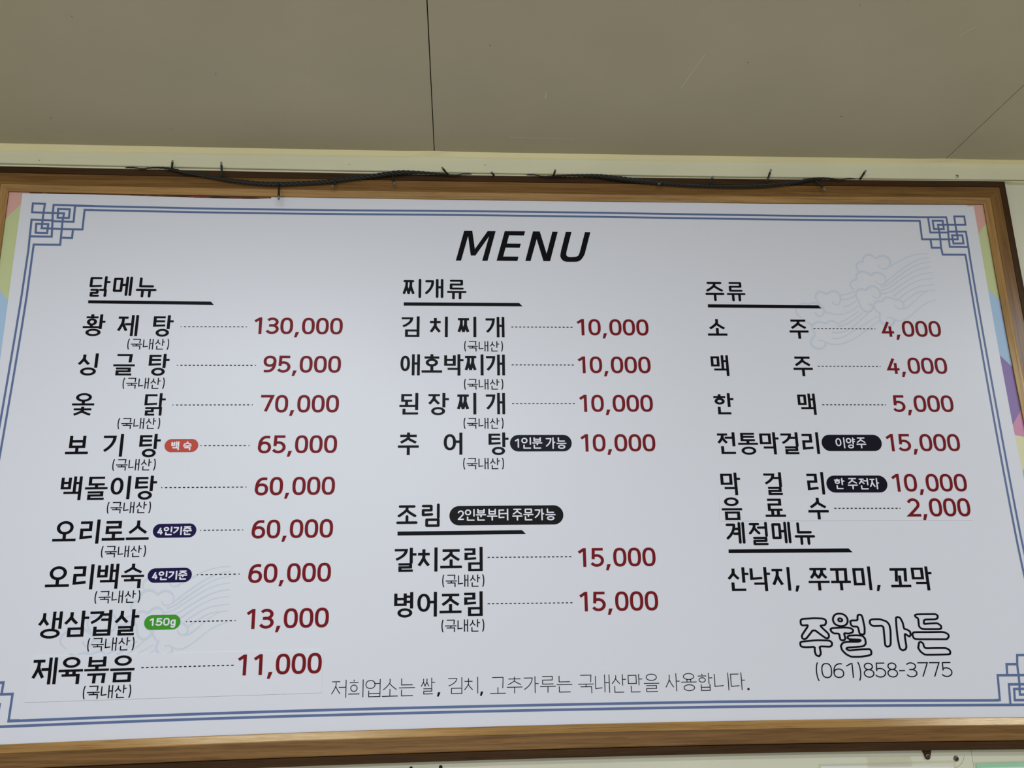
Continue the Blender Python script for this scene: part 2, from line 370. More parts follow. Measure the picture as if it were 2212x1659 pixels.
        [['(국내산)', -0.02557, 1.48247, 0.06861, 0.02142, 0.00146, 0.00175, 0.00155, 0]],
    ],
    'sticker_note': [['(국내산)', -0.57216, 1.39315, 0.07182, 0.02134, 0.01274, 0.00175, 0.00155, 0]],
    'price': [
        [['130,000', -0.35458, 1.97948, 0.15368, 0.03615, -0.00146, 0.0051, 0.0043, 0]],
        [['95,000', -0.33304, 1.90955, 0.13176, 0.03633, -0.00045, 0.0051, 0.0043, 0]],
        [['70,000', -0.33325, 1.83922, 0.13125, 0.03658, 0.00054, 0.0051, 0.0043, 0]],
        [['65,000', -0.33313, 1.76914, 0.13064, 0.03649, 0.00155, 0.0051, 0.0043, 0]],
        [['60,000', -0.33368, 1.69894, 0.13051, 0.0362, 0.00258, 0.0051, 0.0043, 0]],
        [['60,000', -0.33423, 1.62883, 0.13075, 0.03601, 0.00364, 0.0051, 0.0043, 0]],
        [['60,000', -0.33489, 1.55849, 0.13092, 0.0359, 0.00472, 0.0051, 0.0043, 0]],
        [['13,000', -0.3347, 1.48765, 0.13034, 0.03623, 0.00581, 0.0051, 0.0043, 0]],
        [['10,000', 0.20989, 1.97994, 0.13038, 0.03633, 0.00064, 0.0051, 0.0043, 0]],
        [['10,000', 0.20926, 1.90988, 0.13057, 0.03646, 0.00021, 0.0051, 0.0043, 0]],
        [['10,000', 0.20917, 1.84005, 0.13043, 0.0364, -0.00024, 0.0051, 0.0043, 0]],
        [['10,000', 0.20871, 1.77024, 0.13099, 0.03607, -0.00071, 0.0051, 0.0043, 0]],
        [['15,000', 0.19726, 1.57727, 0.13093, 0.03645, -0.00193, 0.0051, 0.0043, 0]],
        [['15,000', 0.197, 1.50648, 0.13097, 0.03673, -0.00241, 0.0051, 0.0043, 0]],
        [['4,000', 0.77021, 1.98007, 0.11147, 0.03649, 0.00251, 0.0051, 0.0043, 0]],
        [['4,000', 0.77039, 1.90988, 0.112, 0.03653, 0.00081, 0.0051, 0.0043, 0]],
        [['5,000', 0.77163, 1.83925, 0.11112, 0.03678, -0.00095, 0.0051, 0.0043, 0]],
        [['15,000', 0.74841, 1.76869, 0.13485, 0.03678, -0.00272, 0.0051, 0.0043, 0]],
        [['10,000', 0.74878, 1.69792, 0.13526, 0.03681, -0.00456, 0.0051, 0.0043, 0]],
    ],
    'sticker_price': [[['11,000', -0.34316, 1.41827, 0.13078, 0.03673, 0.00706, 0.0051, 0.0043, 0]], [['2,000', 0.77099, 1.65489, 0.11164, 0.0372, -0.00575, 0.0051, 0.0043, 0]]],
    'foot': [
        ['저희업소는', -0.19629, 1.38799, 0.12984, 0.02641, 0.00469, 0.00125, 0.00115, 0],
        ['쌀,', -0.05727, 1.38691, 0.03075, 0.02812, 0.00285, 0.00125, 0.00115, 0],
        ['김치,', -0.0143, 1.38659, 0.05508, 0.02826, 0.00172, 0.00125, 0.00115, 0],
        ['고추가루는', 0.05145, 1.38914, 0.13062, 0.02489, -0.00037, 0.00125, 0.00115, 0],
        ['국내산만을', 0.19163, 1.38715, 0.13037, 0.02753, -0.00315, 0.00125, 0.00115, 0],
        ['사용합니다.', 0.33171, 1.38721, 0.13631, 0.02708, -0.00592, 0.00125, 0.00115, 0],
    ],
    'phone': [['(061)858-3775', 0.58014, 1.39662, 0.22858, 0.03122, -0.0109, 0.0019, 0.00175, 0]],
    'badge': [
        ['red', [-0.48576, 1.77762, 0.0548, 0.02218, 0.00231], [['백', -0.47491, 1.78062, 0.01308, 0.01524, 0.00236, 0.0025, 0.0022, 1], ['숙', -0.45582, 1.78042, 0.01442, 0.01542, 0.00228, 0.0025, 0.0022, 1]]],
        ['navy', [-0.49135, 1.63726, 0.06878, 0.02238, 0.00544], [['4인기준', -0.48413, 1.64115, 0.05466, 0.01419, 0.00544, 0.0025, 0.0022, 1]]],
        ['navy', [-0.49268, 1.56661, 0.06884, 0.02258, 0.00708], [['4인기준', -0.48569, 1.57049, 0.05517, 0.01451, 0.00708, 0.0025, 0.0022, 1]]],
        ['green', [-0.49106, 1.49445, 0.05573, 0.02237, 0.00885], [['150g', -0.48306, 1.49683, 0.04053, 0.01547, 0.00886, 0.0025, 0.0022, 1]]],
        ['black', [0.08888, 1.77666, 0.10592, 0.02874, -0.00017], [['1인분', 0.09724, 1.78126, 0.04721, 0.02004, -8e-05, 0.0025, 0.0022, 1], ['가능', 0.1501, 1.78074, 0.03574, 0.02048, -0.00027, 0.0025, 0.0022, 1]]],
        ['jet', [-0.01359, 1.6529, 0.19006, 0.03193, 0.00016], [['2인분부터', 0.00012, 1.66006, 0.08415, 0.01983, 0.0005, 0.0025, 0.0022, 1], ['주문가능', 0.09064, 1.65984, 0.0729, 0.01985, -0.00025, 0.0025, 0.0022, 1]]],
        ['black', [0.63363, 1.77538, 0.10798, 0.02899, -0.00223], [['이양주', 0.6583, 1.77987, 0.05492, 0.01966, -0.00222, 0.0025, 0.0022, 1]]],
        ['black', [0.63363, 1.70296, 0.10808, 0.02943, -0.00379], [['한', 0.64746, 1.70867, 0.01862, 0.01946, -0.00359, 0.0025, 0.0022, 1], ['주전자', 0.67085, 1.70803, 0.05619, 0.0199, -0.00385, 0.0025, 0.0022, 1]]],
    ],
    'lead': [
        [-0.47785, 1.99769, -0.36544, 1.99807, 17, 1],
        [-0.47808, 1.92811, -0.34556, 1.92835, 20, 1],
        [-0.4791, 1.85825, -0.34639, 1.85852, 20, 1],
        [-0.42727, 1.78862, -0.34717, 1.78844, 12, 1],
        [-0.48464, 1.71869, -0.34745, 1.71881, 20, 1],
        [-0.41665, 1.6487, -0.34816, 1.64886, 11, 1],
        [-0.41593, 1.5783, -0.34894, 1.57864, 10, 1],
        [-0.42681, 1.50629, -0.35022, 1.50674, 12, 1],
        [0.09446, 2.00053, 0.2035, 2.00066, 16, 0],
        [0.09396, 1.93056, 0.20324, 1.93058, 16, 0],
        [0.09358, 1.86068, 0.20267, 1.86068, 16, 0],
        [0.04928, 1.60031, 0.18752, 1.59993, 20, 0],
        [0.04869, 1.52663, 0.18687, 1.52629, 20, 0],
        [0.64308, 2.00063, 0.759, 2.00078, 17, 2],
        [0.64301, 1.92969, 0.75919, 1.92955, 17, 2],
        [0.64286, 1.85851, 0.75945, 1.85834, 17, 2],
    ],
    'sticker_lead': [[-0.48851, 1.43863, -0.34831, 1.43962, 20, 0], [0.6421, 1.67585, 0.75918, 1.67493, 17, 2]],
    'rule': [
        [[-0.63803, 2.04499], [-0.43046, 2.04445], [-0.42443, 2.03804], [-0.6378, 2.03961]],
        [[-0.09563, 2.04552], [0.10921, 2.04605], [0.11509, 2.03957], [-0.09552, 2.03952]],
        [[0.45194, 2.04631], [0.65684, 2.04596], [0.66285, 2.03966], [0.45161, 2.04017]],
        [[-0.09853, 1.6437], [0.10683, 1.64407], [0.1131, 1.63755], [-0.0984, 1.6373]],
        [[0.45266, 1.6088], [0.65908, 1.60838], [0.66551, 1.60177], [0.45243, 1.60274]],
    ],
    'menu': [
        [[-0.00389, 2.12665], [0.01125, 2.18546], [0.02602, 2.18566], [0.03054, 2.14965], [0.05405, 2.18563], [0.0686, 2.18569], [0.05331, 2.1269], [0.04368, 2.12692], [0.05656, 2.17532], [0.03139, 2.13694], [0.02304, 2.13698], [0.01836, 2.17551], [0.00558, 2.12676]],
        [[0.06966, 2.12722], [0.08527, 2.18593], [0.12258, 2.18617], [0.12032, 2.17761], [0.09296, 2.17766], [0.08883, 2.16135], [0.11428, 2.16126], [0.11205, 2.1532], [0.08638, 2.1533], [0.08175, 2.13559], [0.10953, 2.13564], [0.10744, 2.12724]],
        [[0.12192, 2.12755], [0.13709, 2.18623], [0.14952, 2.18626], [0.16104, 2.14214], [0.17284, 2.18616], [0.18269, 2.18616], [0.16701, 2.12751], [0.15482, 2.12751], [0.14353, 2.17083], [0.13136, 2.12738]],
        [[0.19767, 2.18622], [0.20819, 2.18623], [0.19783, 2.14751], [0.19781, 2.14738], [0.19776, 2.14712], [0.1977, 2.14672], [0.19762, 2.14619], [0.19752, 2.14553], [0.19739, 2.14474], [0.19725, 2.14381], [0.19708, 2.14275], [0.19701, 2.14178], [0.19702, 2.14089], [0.19713, 2.14008], [0.19732, 2.13935], [0.19761, 2.13871], [0.19799, 2.13815], [0.19845, 2.13767], [0.19901, 2.13727], [0.19961, 2.13693], [0.20025, 2.13663], [0.20094, 2.13639], [0.20166, 2.13619], [0.20243, 2.13605], [0.20324, 2.13596], [0.2041, 2.13592], [0.205, 2.13593], [0.20594, 2.13596], [0.20694, 2.13601], [0.208, 2.13607], [0.2091, 2.13615], [0.21025, 2.13626], [0.21146, 2.13638], [0.21272, 2.13651], [0.21403, 2.13667], [0.21523, 2.13695], [0.21633, 2.13735], [0.21732, 2.13788], [0.2182, 2.13853], [0.21897, 2.13931], [0.21964, 2.14021], [0.2202, 2.14123], [0.22065, 2.14238], [0.22106, 2.14345], [0.22143, 2.14445], [0.22176, 2.14536], [0.22206, 2.1462], [0.22231, 2.14697], [0.22252, 2.14765], [0.2227, 2.14826], [0.22283, 2.14879], [0.22295, 2.14926], [0.22305, 2.14965], [0.22314, 2.14999], [0.2232, 2.15025], [0.22325, 2.15045], [0.22329, 2.15058], [0.2233, 2.15065], [0.23307, 2.18615], [0.24309, 2.186], [0.23326, 2.15077], [0.23322, 2.1506], [0.23312, 2.15024], [0.23298, 2.14971], [0.23278, 2.149], [0.23254, 2.14812], [0.23226, 2.14706], [0.23192, 2.14582], [0.23154, 2.14441], [0.23106, 2.14297], [0.23048, 2.14152], [0.2298, 2.14006], [0.22902, 2.13857], [0.22815, 2.13707], [0.22718, 2.13554], [0.22611, 2.134], [0.22494, 2.13245], [0.22369, 2.13108], [0.22236, 2.1299], [0.22096, 2.12891], [0.21948, 2.1281], [0.21792, 2.12748], [0.21629, 2.12705], [0.21457, 2.12681], [0.21278, 2.12676], [0.21098, 2.12671], [0.20919, 2.12667], [0.2074, 2.12664], [0.20561, 2.12662], [0.20382, 2.12661], [0.20203, 2.12661], [0.20024, 2.12661], [0.19845, 2.12663], [0.19678, 2.12676], [0.19524, 2.12703], [0.19382, 2.12741], [0.19252, 2.12792], [0.19134, 2.12856], [0.19028, 2.12931], [0.18935, 2.13019], [0.18853, 2.1312], [0.18783, 2.13221], [0.18725, 2.13323], [0.18677, 2.13425], [0.18642, 2.13528], [0.18617, 2.13632], [0.18604, 2.13736], [0.18602, 2.13841], [0.18612, 2.13946], [0.18623, 2.14048], [0.18635, 2.14147], [0.18648, 2.14243], [0.18663, 2.14335], [0.18678, 2.14424], [0.18695, 2.1451], [0.18712, 2.14593], [0.18731, 2.14672], [0.18748, 2.14742], [0.18762, 2.14802], [0.18773, 2.14851], [0.18783, 2.14891], [0.1879, 2.14921], [0.18795, 2.14941], [0.18797, 2.14951]],
    ],
    'logo': [
        [[0.56322, 1.48931], [0.56363, 1.49301], [0.56666, 1.49496], [0.58724, 1.49583], [0.60131, 1.49508], [0.60597, 1.49261], [0.60621, 1.48863], [0.6036, 1.48442], [0.59504, 1.48377], [0.60833, 1.47073], [0.60849, 1.46612], [0.60607, 1.46353], [0.60193, 1.46425], [0.58385, 1.47839], [0.57029, 1.46413], [0.56664, 1.46288], [0.56329, 1.46425], [0.56281, 1.46886], [0.57612, 1.48486], [0.56551, 1.4845], [0.56335, 1.48666]],
        [[0.5592, 1.45254], [0.55907, 1.45777], [0.56204, 1.45929], [0.58608, 1.46098], [0.60849, 1.4602], [0.61231, 1.45685], [0.61184, 1.45293], [0.60872, 1.45037], [0.59059, 1.45134], [0.5917, 1.44283], [0.59125, 1.43893], [0.58808, 1.43574], [0.58342, 1.43777], [0.58192, 1.44301], [0.58254, 1.45082], [0.56945, 1.45027], [0.56182, 1.45093]],
        [[0.61744, 1.49376], [0.62186, 1.50103], [0.62991, 1.50291], [0.63888, 1.50077], [0.64345, 1.49402], [0.64211, 1.48673], [0.63666, 1.48283], [0.6281, 1.48231], [0.62002, 1.48575]],
        [[0.62685, 1.49295], [0.6285, 1.49492], [0.63176, 1.49487], [0.63421, 1.49284], [0.63303, 1.49019], [0.62974, 1.48998], [0.62745, 1.49095]],
        [[0.61201, 1.47793], [0.61577, 1.47986], [0.63775, 1.48016], [0.64615, 1.47936], [0.65068, 1.47598], [0.64876, 1.47204], [0.64221, 1.47056], [0.63411, 1.47136], [0.6357, 1.46368], [0.63388, 1.46043], [0.63028, 1.45983], [0.62668, 1.46147], [0.62599, 1.47083], [0.61686, 1.47125], [0.61303, 1.47461]],
        [[0.64723, 1.48797], [0.64701, 1.48957], [0.64978, 1.49126], [0.65971, 1.49111], [0.66068, 1.49869], [0.66304, 1.5004], [0.66722, 1.49966], [0.66883, 1.49563], [0.67031, 1.47964], [0.66901, 1.46972], [0.6653, 1.46846], [0.66053, 1.46986], [0.65914, 1.48114], [0.65069, 1.48168], [0.64783, 1.48371]],
        [[0.64109, 1.46728], [0.65458, 1.46772], [0.66508, 1.46675], [0.66897, 1.4618], [0.66906, 1.45391], [0.66432, 1.45005], [0.64796, 1.44903], [0.63734, 1.44856], [0.63499, 1.44664], [0.63887, 1.44395], [0.66161, 1.44551], [0.67434, 1.44568], [0.67676, 1.44263], [0.67606, 1.43741], [0.67159, 1.43553], [0.65728, 1.43383], [0.64185, 1.43411], [0.63393, 1.43817], [0.62773, 1.4448], [0.62642, 1.45137], [0.63027, 1.45628], [0.63778, 1.45773], [0.6575, 1.45739], [0.66128, 1.4593], [0.65934, 1.46065], [0.6425, 1.46159], [0.6388, 1.46363]],
        [[0.64292, 1.45935], [0.65942, 1.45907]],
        [[0.67987, 1.48746], [0.68107, 1.49117], [0.68481, 1.49245], [0.69766, 1.49251], [0.7086, 1.489], [0.71285, 1.4836], [0.7136, 1.47362], [0.71094, 1.45253], [0.70808, 1.44929], [0.70374, 1.44871], [0.70128, 1.45138], [0.70185, 1.46587], [0.70236, 1.48204], [0.68481, 1.48179], [0.68113, 1.48411]],
        [[0.72528, 1.49074], [0.72581, 1.49448], [0.72883, 1.49564], [0.73289, 1.49397], [0.73613, 1.48657], [0.73708, 1.47629], [0.74235, 1.47514], [0.74685, 1.47175], [0.74679, 1.46644], [0.74427, 1.46384], [0.73717, 1.46899], [0.73654, 1.46264], [0.73701, 1.44813], [0.73502, 1.44422], [0.72978, 1.44234], [0.7253, 1.4457], [0.724, 1.46153], [0.72449, 1.48009]],
        [[0.75852, 1.49759], [0.76165, 1.49929], [0.78323, 1.49923], [0.79473, 1.49905], [0.79791, 1.49631], [0.79656, 1.49231], [0.79272, 1.49076], [0.7733, 1.49066], [0.7718, 1.4836], [0.78094, 1.48425], [0.79536, 1.48456], [0.80115, 1.48019], [0.80048, 1.47593], [0.79674, 1.47492], [0.76813, 1.47539], [0.76301, 1.47947], [0.76356, 1.49282], [0.75956, 1.49489]],
        [[0.75164, 1.47034], [0.75602, 1.47093], [0.77886, 1.47056], [0.80323, 1.47055], [0.81062, 1.46737], [0.81185, 1.46336], [0.80783, 1.45879], [0.79854, 1.45895], [0.75436, 1.4597], [0.75109, 1.46174], [0.74973, 1.46706]],
        [[0.75787, 1.44974], [0.75926, 1.45433], [0.76231, 1.4556], [0.76618, 1.45289], [0.76681, 1.4476], [0.76929, 1.44519], [0.78641, 1.44529], [0.8035, 1.44499], [0.80878, 1.44226], [0.81039, 1.43894], [0.80905, 1.43502], [0.79477, 1.43488], [0.77911, 1.4349], [0.76635, 1.43513], [0.75995, 1.43984], [0.75657, 1.44581]],
    ],
    'cloud': [
        [1, [0.74125, 2.11407], [0.7379, 2.12157], [0.74031, 2.12916], [0.74657, 2.13301], [0.75225, 2.13232], [0.75305, 2.14068], [0.76144, 2.14732], [0.77014, 2.14743], [0.77786, 2.14021], [0.78097, 2.14177], [0.78881, 2.14613], [0.79877, 2.14472], [0.80531, 2.13749], [0.80541, 2.12989], [0.79839, 2.12102], [0.78929, 2.1179], [0.78264, 2.12206], [0.781, 2.1281]],
        [1, [0.72858, 2.07655], [0.72262, 2.08244], [0.72212, 2.08989], [0.72775, 2.09592], [0.73612, 2.09645], [0.73549, 2.10499], [0.74131, 2.11226], [0.75273, 2.11389], [0.76206, 2.10827], [0.76483, 2.10529], [0.76952, 2.1103], [0.77702, 2.11249], [0.78663, 2.10898], [0.79202, 2.10106], [0.79006, 2.09204], [0.78248, 2.08703], [0.77459, 2.0892], [0.77115, 2.0956]],
        [1, [0.73581, 2.05514], [0.72997, 2.06174], [0.73129, 2.07212], [0.73663, 2.07811], [0.7453, 2.07893], [0.7505, 2.07496], [0.75568, 2.08171], [0.76478, 2.08552], [0.77426, 2.08143], [0.77829, 2.07105], [0.77604, 2.06287], [0.76855, 2.06029], [0.76099, 2.0657]],
        [1, [0.73396, 2.05734], [0.73599, 2.04557], [0.73982, 2.03679], [0.74918, 2.03246], [0.75849, 2.03839], [0.75976, 2.04575], [0.75569, 2.0494], [0.75064, 2.04892]],
        [1, [0.77362, 2.02941], [0.76517, 2.03521], [0.7609, 2.04576], [0.76502, 2.05316], [0.77213, 2.05514], [0.77912, 2.05402], [0.78285, 2.06041], [0.79185, 2.06345], [0.80048, 2.05863], [0.80979, 2.05871], [0.81887, 2.05212], [0.81874, 2.04326], [0.81124, 2.03878], [0.80452, 2.04168], [0.80178, 2.04755]],
        [1, [0.77163, 2.03042], [0.76872, 2.01943], [0.7732, 2.01072], [0.78414, 2.00788], [0.79448, 2.01085], [0.79721, 2.01816], [0.79202, 2.02368], [0.78257, 2.02216]],
        [1, [0.66814, 2.04065], [0.65927, 2.04937], [0.65284, 2.06109], [0.65678, 2.07072], [0.66626, 2.07302], [0.67625, 2.06749], [0.68257, 2.07287], [0.69203, 2.07474], [0.69985, 2.06888], [0.70162, 2.05781], [0.69576, 2.04702], [0.68867, 2.04696], [0.68377, 2.05325]],
        [1, [0.62438, 2.02065], [0.61473, 2.02858], [0.61315, 2.03731], [0.61952, 2.04686], [0.63107, 2.04944], [0.64142, 2.04747], [0.64756, 2.05192], [0.65769, 2.04789], [0.66672, 2.04064], [0.66739, 2.03187], [0.66062, 2.02453], [0.65358, 2.02448], [0.65, 2.03247]],
        [1, [0.63121, 2.01272], [0.63805, 2.01132], [0.64098, 2.00628], [0.6473, 2.01254], [0.65659, 2.01405], [0.66669, 2.01034], [0.67363, 2.01561], [0.68215, 2.01624], [0.68863, 2.01164], [0.69084, 2.00441]],
        [1, [0.64069, 2.00989], [0.64148, 1.99834], [0.64551, 1.98829], [0.63829, 1.98251], [0.63454, 1.97391], [0.63844, 1.96537], [0.64911, 1.96143], [0.65932, 1.96546], [0.66322, 1.97261], [0.658, 1.97803], [0.65039, 1.97856]],
        [0, [0.80311, 2.1238], [0.82046, 2.13386], [0.83936, 2.14398], [0.86211, 2.15007], [0.88123, 2.15091]],
        [0, [0.78842, 2.09053], [0.81278, 2.1103], [0.83692, 2.12721], [0.86056, 2.13965], [0.88221, 2.14296]],
        [0, [0.78021, 2.08298], [0.79211, 2.08608], [0.81627, 2.10431], [0.84353, 2.12273], [0.86369, 2.13131], [0.88312, 2.13458]],
        [0, [0.77929, 2.07626], [0.79412, 2.07983], [0.81498, 2.09528], [0.84197, 2.11212], [0.86209, 2.12066], [0.88295, 2.12392]],
        [0, [0.7801, 2.06958], [0.79743, 2.07271], [0.82134, 2.08935], [0.84811, 2.10464], [0.86643, 2.11086], [0.88339, 2.11255]],
        [0, [0.80049, 2.06382], [0.82294, 2.08039], [0.84967, 2.09562], [0.86762, 2.09956], [0.8831, 2.10122]],
        [0, [0.81144, 2.0602], [0.82906, 2.07299], [0.85089, 2.08439], [0.86714, 2.08679], [0.88335, 2.08874]],
        [0, [0.81908, 2.0536], [0.83661, 2.06561], [0.85233, 2.07468], [0.86844, 2.07632], [0.88308, 2.07765]],
        [0, [0.8141, 2.0388], [0.82465, 2.04257], [0.84093, 2.056], [0.85577, 2.06875], [0.86833, 2.07557]],
        [0, [0.79642, 2.01962], [0.80932, 2.01532], [0.82626, 2.02421], [0.84581, 2.04051], [0.86194, 2.05246], [0.88241, 2.05931]],
        [0, [0.70162, 2.06593], [0.71399, 2.06826], [0.72895, 2.07388]],
        [0, [0.70266, 2.05708], [0.71706, 2.05868], [0.73163, 2.06693]],
        [0, [0.70387, 2.04385], [0.71543, 2.0457], [0.73172, 2.05658]],
        [0, [0.66869, 2.03334], [0.68369, 2.02907], [0.69905, 2.02772], [0.71675, 2.03369], [0.73173, 2.04554]],
        [0, [0.69144, 2.01166], [0.70785, 2.01903], [0.73324, 2.03527]],
        [0, [0.69205, 2.00514], [0.71117, 2.01178], [0.73915, 2.03165]],
        [0, [0.67669, 1.99422], [0.69055, 1.99285], [0.71253, 2.0002], [0.74899, 2.03099]],
        [0, [0.67532, 1.9827], [0.68914, 1.98134], [0.71162, 1.99297], [0.76525, 2.02525]],
        [0, [0.66242, 1.97404], [0.67656, 1.96982], [0.69648, 1.97277], [0.71718, 1.98148], [0.74194, 1.99892], [0.76751, 2.01578]],
    ],
    'cloud_copy': [-1.24558, -0.56005],
    'frame': {'top': [0.00517, 0.00128, 2.24765], 'bottom': [-0.0115, 0.00459, 1.341], 'left': [0.0, -0.02134, -0.75078], 'right': [0.03961, -0.16512, 1.17653]},
    'border': {'top_out': [[-0.67896, 2.22469], [-0.35824, 2.2219], [0.09405, 2.226], [0.56378, 2.22482], [0.86903, 2.22586]], 'top_in': [[-0.66362, 2.21676], [-0.35777, 2.21446], [0.09393, 2.21795], [0.56299, 2.21662], [0.87243, 2.2182]], 'bot_out': [[-0.73203, 1.35691], [-0.49832, 1.36088], [-0.30772, 1.36296], [-0.11332, 1.36372], [0.08484, 1.36368], [0.28678, 1.36289], [0.49331, 1.36172], [0.93405, 1.35432]], 'bot_in': [[-0.67736, 1.36521], [-0.49906, 1.36817], [-0.30819, 1.37031], [-0.1135, 1.37122], [0.08496, 1.37118], [0.28721, 1.37053], [0.49406, 1.36936], [0.87814, 1.36228]], 'left_out': [[-0.75061, 2.13779], [-0.75063, 2.00055], [-0.7639, 1.44491]], 'left_in': [[-0.74294, 2.13789], [-0.74147, 2.00061], [-0.75626, 1.44482]], 'right_out': [[0.96095, 2.14016], [0.96058, 2.0293], [0.96188, 1.85343], [0.96421, 1.67178], [0.96613, 1.60075], [0.97679, 1.44078]], 'right_in': [[0.95318, 2.14007], [0.95251, 2.02924], [0.95328, 1.85344], [0.95563, 1.67185], [0.95879, 1.56096], [0.96896, 1.44087]]},
    'corner': [
        [[[-0.75474, 2.22805], [-0.73392, 2.22753], [-0.73422, 2.20951], [-0.73386, 2.19324], [-0.73358, 2.17996], [-0.71551, 2.17958], [-0.69884, 2.17917], [-0.66348, 2.1787], [-0.66415, 2.21684], [-0.65001, 2.21687]], [[-0.75474, 2.22805], [-0.75392, 2.21084], [-0.7343, 2.21016], [-0.71814, 2.20976], [-0.6988, 2.20941], [-0.69956, 2.1944], [-0.69896, 2.18014], [-0.69796, 2.14862], [-0.74292, 2.14868], [-0.74293, 2.1379]], [[-0.65089, 2.22461], [-0.7187, 2.22581], [-0.71814, 2.20976], [-0.71676, 2.19414], [-0.71555, 2.1799], [-0.71443, 2.16411], [-0.75179, 2.16425]], [[-0.68154, 2.22445], [-0.68045, 2.19338], [-0.71386, 2.19386], [-0.71692, 2.19544], [-0.7529, 2.19652], [-0.75057, 2.13781]], [[-0.70995, 2.21808], [-0.68967, 2.21742], [-0.68938, 2.20061], [-0.70868, 2.20077], [-0.70995, 2.21808]], [[-0.74384, 2.18855], [-0.72318, 2.18821], [-0.723, 2.17088], [-0.74276, 2.17145], [-0.74384, 2.18855]], [[-0.67967, 2.17717], [-0.67928, 2.16189], [-0.69794, 2.16241]]],
        [[[0.86901, 2.22573], [0.92776, 2.22663], [0.92829, 2.21128], [0.92696, 2.19667], [0.92574, 2.18076], [0.92524, 2.16529], [0.9606, 2.1654]], [[0.89197, 2.22538], [0.89152, 2.19445], [0.92537, 2.19492], [0.92795, 2.19669], [0.96191, 2.19716], [0.96099, 2.14017]], [[0.86789, 2.21819], [0.87447, 2.21828], [0.87333, 2.18006], [0.94348, 2.181], [0.94343, 2.19691], [0.94348, 2.2115], [0.94393, 2.22863], [0.96383, 2.22893], [0.96347, 2.21145], [0.90911, 2.21065], [0.90918, 2.20266], [0.90953, 2.19435], [0.90901, 2.18054], [0.90785, 2.16473], [0.90881, 2.14923], [0.95275, 2.14955], [0.95315, 2.14008]], [[0.89986, 2.21887], [0.91966, 2.21917], [0.91926, 2.20197], [0.89987, 2.20184], [0.89986, 2.21887]], [[0.93333, 2.18929], [0.95342, 2.18956], [0.95327, 2.17266], [0.93336, 2.17226], [0.93333, 2.18929]], [[0.88975, 2.17856], [0.88967, 2.16313], [0.90763, 2.16335]]],
        [[[-0.76807, 1.35467], [-0.74725, 1.35519], [-0.74755, 1.37321], [-0.74719, 1.38948], [-0.74691, 1.40276], [-0.72884, 1.40314], [-0.71217, 1.40355], [-0.67681, 1.40402], [-0.67748, 1.36588], [-0.66334, 1.36585]], [[-0.76807, 1.35467], [-0.76725, 1.37188], [-0.74763, 1.37256], [-0.73147, 1.37296], [-0.71213, 1.37331], [-0.71289, 1.38832], [-0.71229, 1.40258], [-0.71129, 1.4341], [-0.75625, 1.43404], [-0.75626, 1.44482]], [[-0.66422, 1.35811], [-0.73203, 1.35691], [-0.73147, 1.37296], [-0.73009, 1.38858], [-0.72888, 1.40282], [-0.72776, 1.41861], [-0.76512, 1.41847]], [[-0.69487, 1.35827], [-0.69378, 1.38934], [-0.72719, 1.38886], [-0.73025, 1.38728], [-0.76623, 1.3862], [-0.7639, 1.44491]], [[-0.72328, 1.36464], [-0.703, 1.3653], [-0.70271, 1.38211], [-0.72201, 1.38195], [-0.72328, 1.36464]], [[-0.75717, 1.39417], [-0.73651, 1.39451], [-0.73633, 1.41184], [-0.75609, 1.41127], [-0.75717, 1.39417]], [[-0.693, 1.40555], [-0.69261, 1.42083], [-0.71127, 1.42031]]],
        [[[0.8754, 1.35522], [0.93405, 1.35432], [0.93627, 1.36967], [0.93654, 1.38428], [0.93707, 1.40019], [0.93828, 1.41566], [0.97362, 1.41555]], [[0.8984, 1.35557], [0.90135, 1.3865], [0.93515, 1.38603], [0.93753, 1.38426], [0.97144, 1.38379], [0.97679, 1.44078]], [[0.87511, 1.36276], [0.88168, 1.36267], [0.88474, 1.40089], [0.95479, 1.39995], [0.95299, 1.38404], [0.95143, 1.36945], [0.95, 1.35232], [0.96986, 1.35202], [0.97143, 1.3695], [0.91716, 1.3703], [0.9181, 1.37829], [0.91937, 1.3866], [0.92037, 1.40041], [0.92095, 1.41622], [0.92361, 1.43172], [0.96752, 1.4314], [0.96896, 1.44087]], [[0.907, 1.36208], [0.92677, 1.36178], [0.92826, 1.37898], [0.90888, 1.37911], [0.907, 1.36208]], [[0.94373, 1.39166], [0.96379, 1.39139], [0.96549, 1.40829], [0.94563, 1.40869], [0.94373, 1.39166]], [[0.90133, 1.40239], [0.90294, 1.41782], [0.92088, 1.4176]]],
    ],
    'sheet_top': [
        [-0.77536, 2.24769],
        [-0.65348, 2.24751],
        [-0.5725, 2.24615],
        [-0.47461, 2.24413],
        [-0.37194, 2.2431],
        [-0.33904, 2.24505],
        [-0.31435, 2.24751],
        [-0.19362, 2.24844],
        [0.09439, 2.24898],
        [0.56613, 2.24939],
        [0.98636, 2.25083],
    ],
    'sheet_left': [[-0.77536, 2.24769], [-0.77341, 2.12261], [-0.7712, 2.00042]],
    'sheet_right': [[0.98636, 2.25083], [0.98514, 2.01138], [0.98538, 1.95245], [0.98652, 1.82285], [0.98966, 1.72816]],
    'strips': {'l1': [[-0.77573, 2.22675], [-0.79852, 2.19663]], 'l2': [[-0.77257, 2.04338], [-0.78747, 2.06198]], 'r1': [[0.98665, 2.19274], [1.00527, 2.21612]], 'r2': [[0.98486, 2.08166], [1.0043, 2.05973]], 'r3': [[0.98538, 1.95245], [1.00726, 1.92787]], 'r4': [[0.98723, 1.82201], [1.00548, 1.84659]], 'r5': [[0.98644, 1.80349], [1.00457, 1.79967]], 'r6': [[0.98863, 1.73634], [0.99667, 1.7478]]},
    'stickers': [
